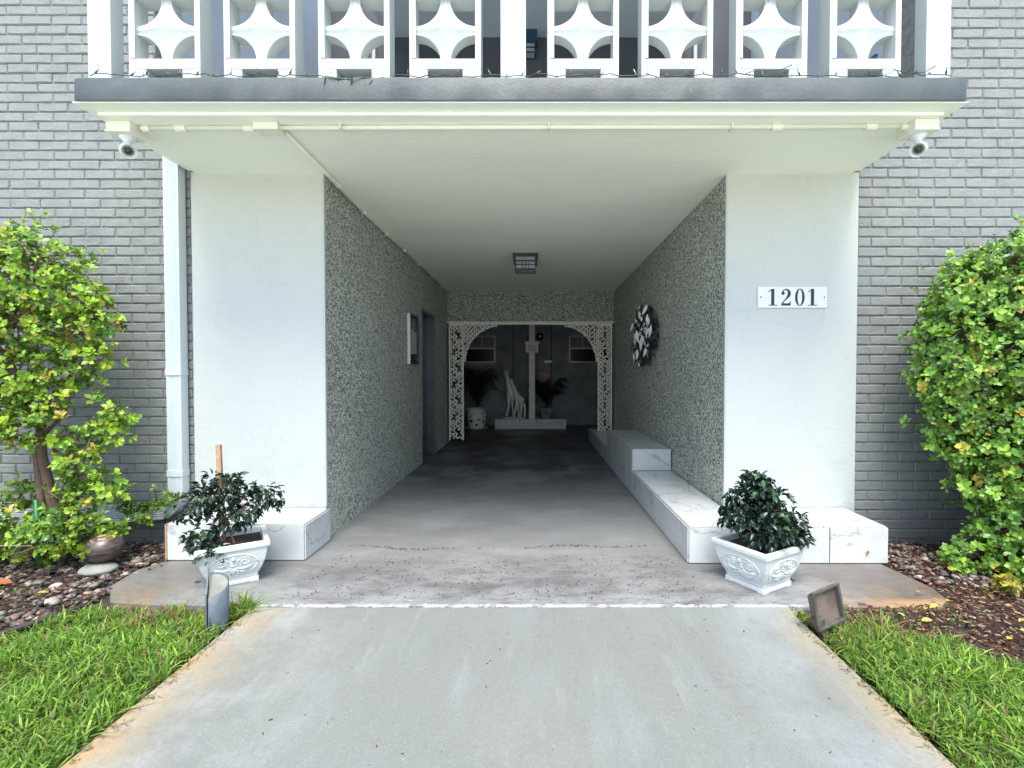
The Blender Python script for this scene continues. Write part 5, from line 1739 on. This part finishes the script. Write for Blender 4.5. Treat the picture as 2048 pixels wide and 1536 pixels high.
shrub('flowering_shrub', 'sparse light green shrub with bare trunk and yellowing leaves by the brick wall and pebbles', LB, 3500, 51, G1, .03,
      [([(-3.02, 3.08, -.04), (-3.07, 3.08, .35), (-3.13, 3.07, .68), (-3.12, 3.06, .9)], .033, .024), ([(-3.06, 3.05, -.04), (-3.12, 3.05, .4), (-3.15, 3.05, .72)], .022, .016), ([(-3.12, 3.06, .85), (-3.16, 3.0, 1.1), (-3.22, 2.95, 1.32), (-3.42, 2.9, 1.42)], .026, .014),
       ([(-3.22, 2.95, 1.30), (-3.12, 2.98, 1.42), (-3.10, 3.0, 1.7)], .016, .008), ([(-3.22, 2.96, 1.31), (-3.22, 3.0, 1.5), (-3.3, 3.05, 1.75)], .014, .008), ([(-3.12, 3.06, .8), (-2.95, 3.04, .95), (-2.86, 3.05, 1.3)], .014, .006),
       ([(-3.03, 3.08, .1), (-2.9, 3.03, .4), (-2.80, 3.05, .8)], .012, .005), ([(-3.3, 2.93, 1.37), (-3.55, 2.9, 1.45), (-3.7, 2.9, 1.4)], .012, .006), ([(-3.3, 2.93, 1.36), (-3.5, 2.88, 1.3), (-3.75, 2.9, 1.28)], .009, .004)])
RB = [(2.74, 3.07, 1.72, .22), (2.60, 3.07, 1.18, .18), (2.98, 3.05, 1.86, .24), (3.18, 3.1, 1.68, .40), (2.93, 3.08, 1.68, .30), (2.72, 3.06, 1.50, .27), (2.62, 3.06, 1.36, .20), (3.05, 2.95, 1.35, .36), (2.75, 3.02, 1.18, .26), (3.2, 2.92, 1.05, .36), (2.66, 3.06, .98, .19, .04), (2.85, 2.98, .90, .26, .03), (2.62, 3.06, .80, .12),
      (2.72, 3.02, .74, .18), (3.0, 2.9, .62, .30), (2.82, 2.98, .52, .20), (2.92, 2.9, .30, .24), (3.25, 2.86, .42, .32), (2.70, 2.93, .10, .15), (2.56, 2.93, .05, .09), (2.86, 2.82, .10, .15), (3.10, 2.78, .15, .22), (2.58, 2.62, .06, .06, .9), (3.6, 3.0, 1.5, .45), (3.65, 2.95, .9, .45), (3.6, 2.9, .35, .38)]
shrub('dense_shrub', 'dense rounded green shrub beside the house number pillar', RB, 5400, 52, G2, .025,
      [([(3.05, 3.08, -.04), (3.0, 3.08, .4), (2.95, 3.08, .9), (2.95, 3.1, 1.5)], .03, .015), ([(3.15, 3.05, -.04), (3.2, 3.05, .5), (3.2, 3.1, 1.4)], .026, .012), ([(2.98, 3.06, .0), (2.85, 3.04, .5), (2.75, 3.06, 1.2)], .018, .008)])
shrub('creeping_vine', 'low leafy vine climbing over the horizontal run of the downspout', [(-2.60, 3.33, .31, .055), (-2.52, 3.34, .34, .06), (-2.70, 3.33, .29, .06), (-2.80, 3.3, .30, .07)], 5200, 53, G1[2:3] + G1[5:6], .0, None, (.022, .036))
# support stake and dry stems
o = MB().tube([(-3.085, 3.0, -.03), (-3.10, 3.0, .42)], .013, 8).build('plant_stake', MT['green_stake'], None, True)
tag(o, 'green plastic stake tied against the bare trunk', 'plant stake')
o = MB()
o.tube([(-3.45, 2.75, .30), (-3.30, 2.72, .42), (-3.22, 2.72, .62), (-3.10, 2.72, .72)], .0022, 4)
o.tube([(-3.26, 2.72, .60), (-3.22, 2.72, .35), (-3.1, 2.75, .22), (-2.92, 2.8, .20)], .0022, 4)
o.tube([(-3.30, 2.72, .38), (-3.2, 2.72, .28), (-3.08, 2.72, .17)], .0026, 4)
o = o.build('dry_twig', MT['dead_stem'], None, True)
tag(o, 'thin pale dry stems curling in front of the bare trunk', 'twigs')
# purple flowers
def blossom(loc, label):
    r = np.random.default_rng(int(abs(loc[0]) * 100))
    n = 26
    D = unit(r.normal(0, 1, (n, 3)))
    me = leaves_mesh('blossom', D * .012, D, unit(r.normal(0, 1, (n, 3))), np.full(n, .014), np.full(n, .010), np.tile(np.array([.14, .11, .5]), (n, 1)) * r.uniform(.6, 1.4, (n, 1)), MT['leaf'], .1, .2)
    o = link('blossom', me, None, loc)
    tag(o, label, 'flower')
blossom((-3.10, 2.74, .80), 'violet blossom on the sparse shrub above the stake')
blossom((2.78, 2.70, .86), 'violet blossom on the dense rounded shrub')
# strap leaf at the edge of the pebble bed
sl = leaves_mesh('strap_leaf', np.array([[-3.2, 2.55, .06], [-3.25, 2.5, .02]]), np.array([[.9, .0, -.10], [.4, -.2, .5]]), np.array([[0, 0, 1.], [0, 0, 1.]]), np.array([.32, .28]), np.array([.07, .06]), np.array([[.11, .24, .08], [.09, .2, .07]]), MT['leaf'], .25, .3)
tag(link('strap_leaf', sl), 'broad green strap leaves poking in over the pebble bed', 'plant')
# low weeds in the beds
r = np.random.default_rng(88)
n = 420
P = np.stack([r.uniform(-3.3, -2.75, n), r.uniform(2.15, 2.7, n), r.uniform(-.01, .02, n)], 1)
P2 = np.stack([r.uniform(1.5, 2.1, 160), r.uniform(2.28, 2.46, 160), r.uniform(-.01, .01, 160)], 1)
P = np.concatenate([P, P2]); n = len(P)
me = leaves_mesh('low_weeds', P, r.normal(0, 1, (n, 3)) * np.array([1, 1, .3]) + np.array([0, 0, .2]), np.tile(np.array([0, 0, 1.]), (n, 1)), r.uniform(.012, .028, n), r.uniform(.008, .016, n), np.tile(np.array([.09, .15, .04]), (n, 1)) * r.uniform(.5, 1.5, (n, 1)), MT['leaf'], .2, .2)
tag(link('low_weeds', me), 'small low weeds among the pebbles and mulch', 'weeds', kind='stuff')
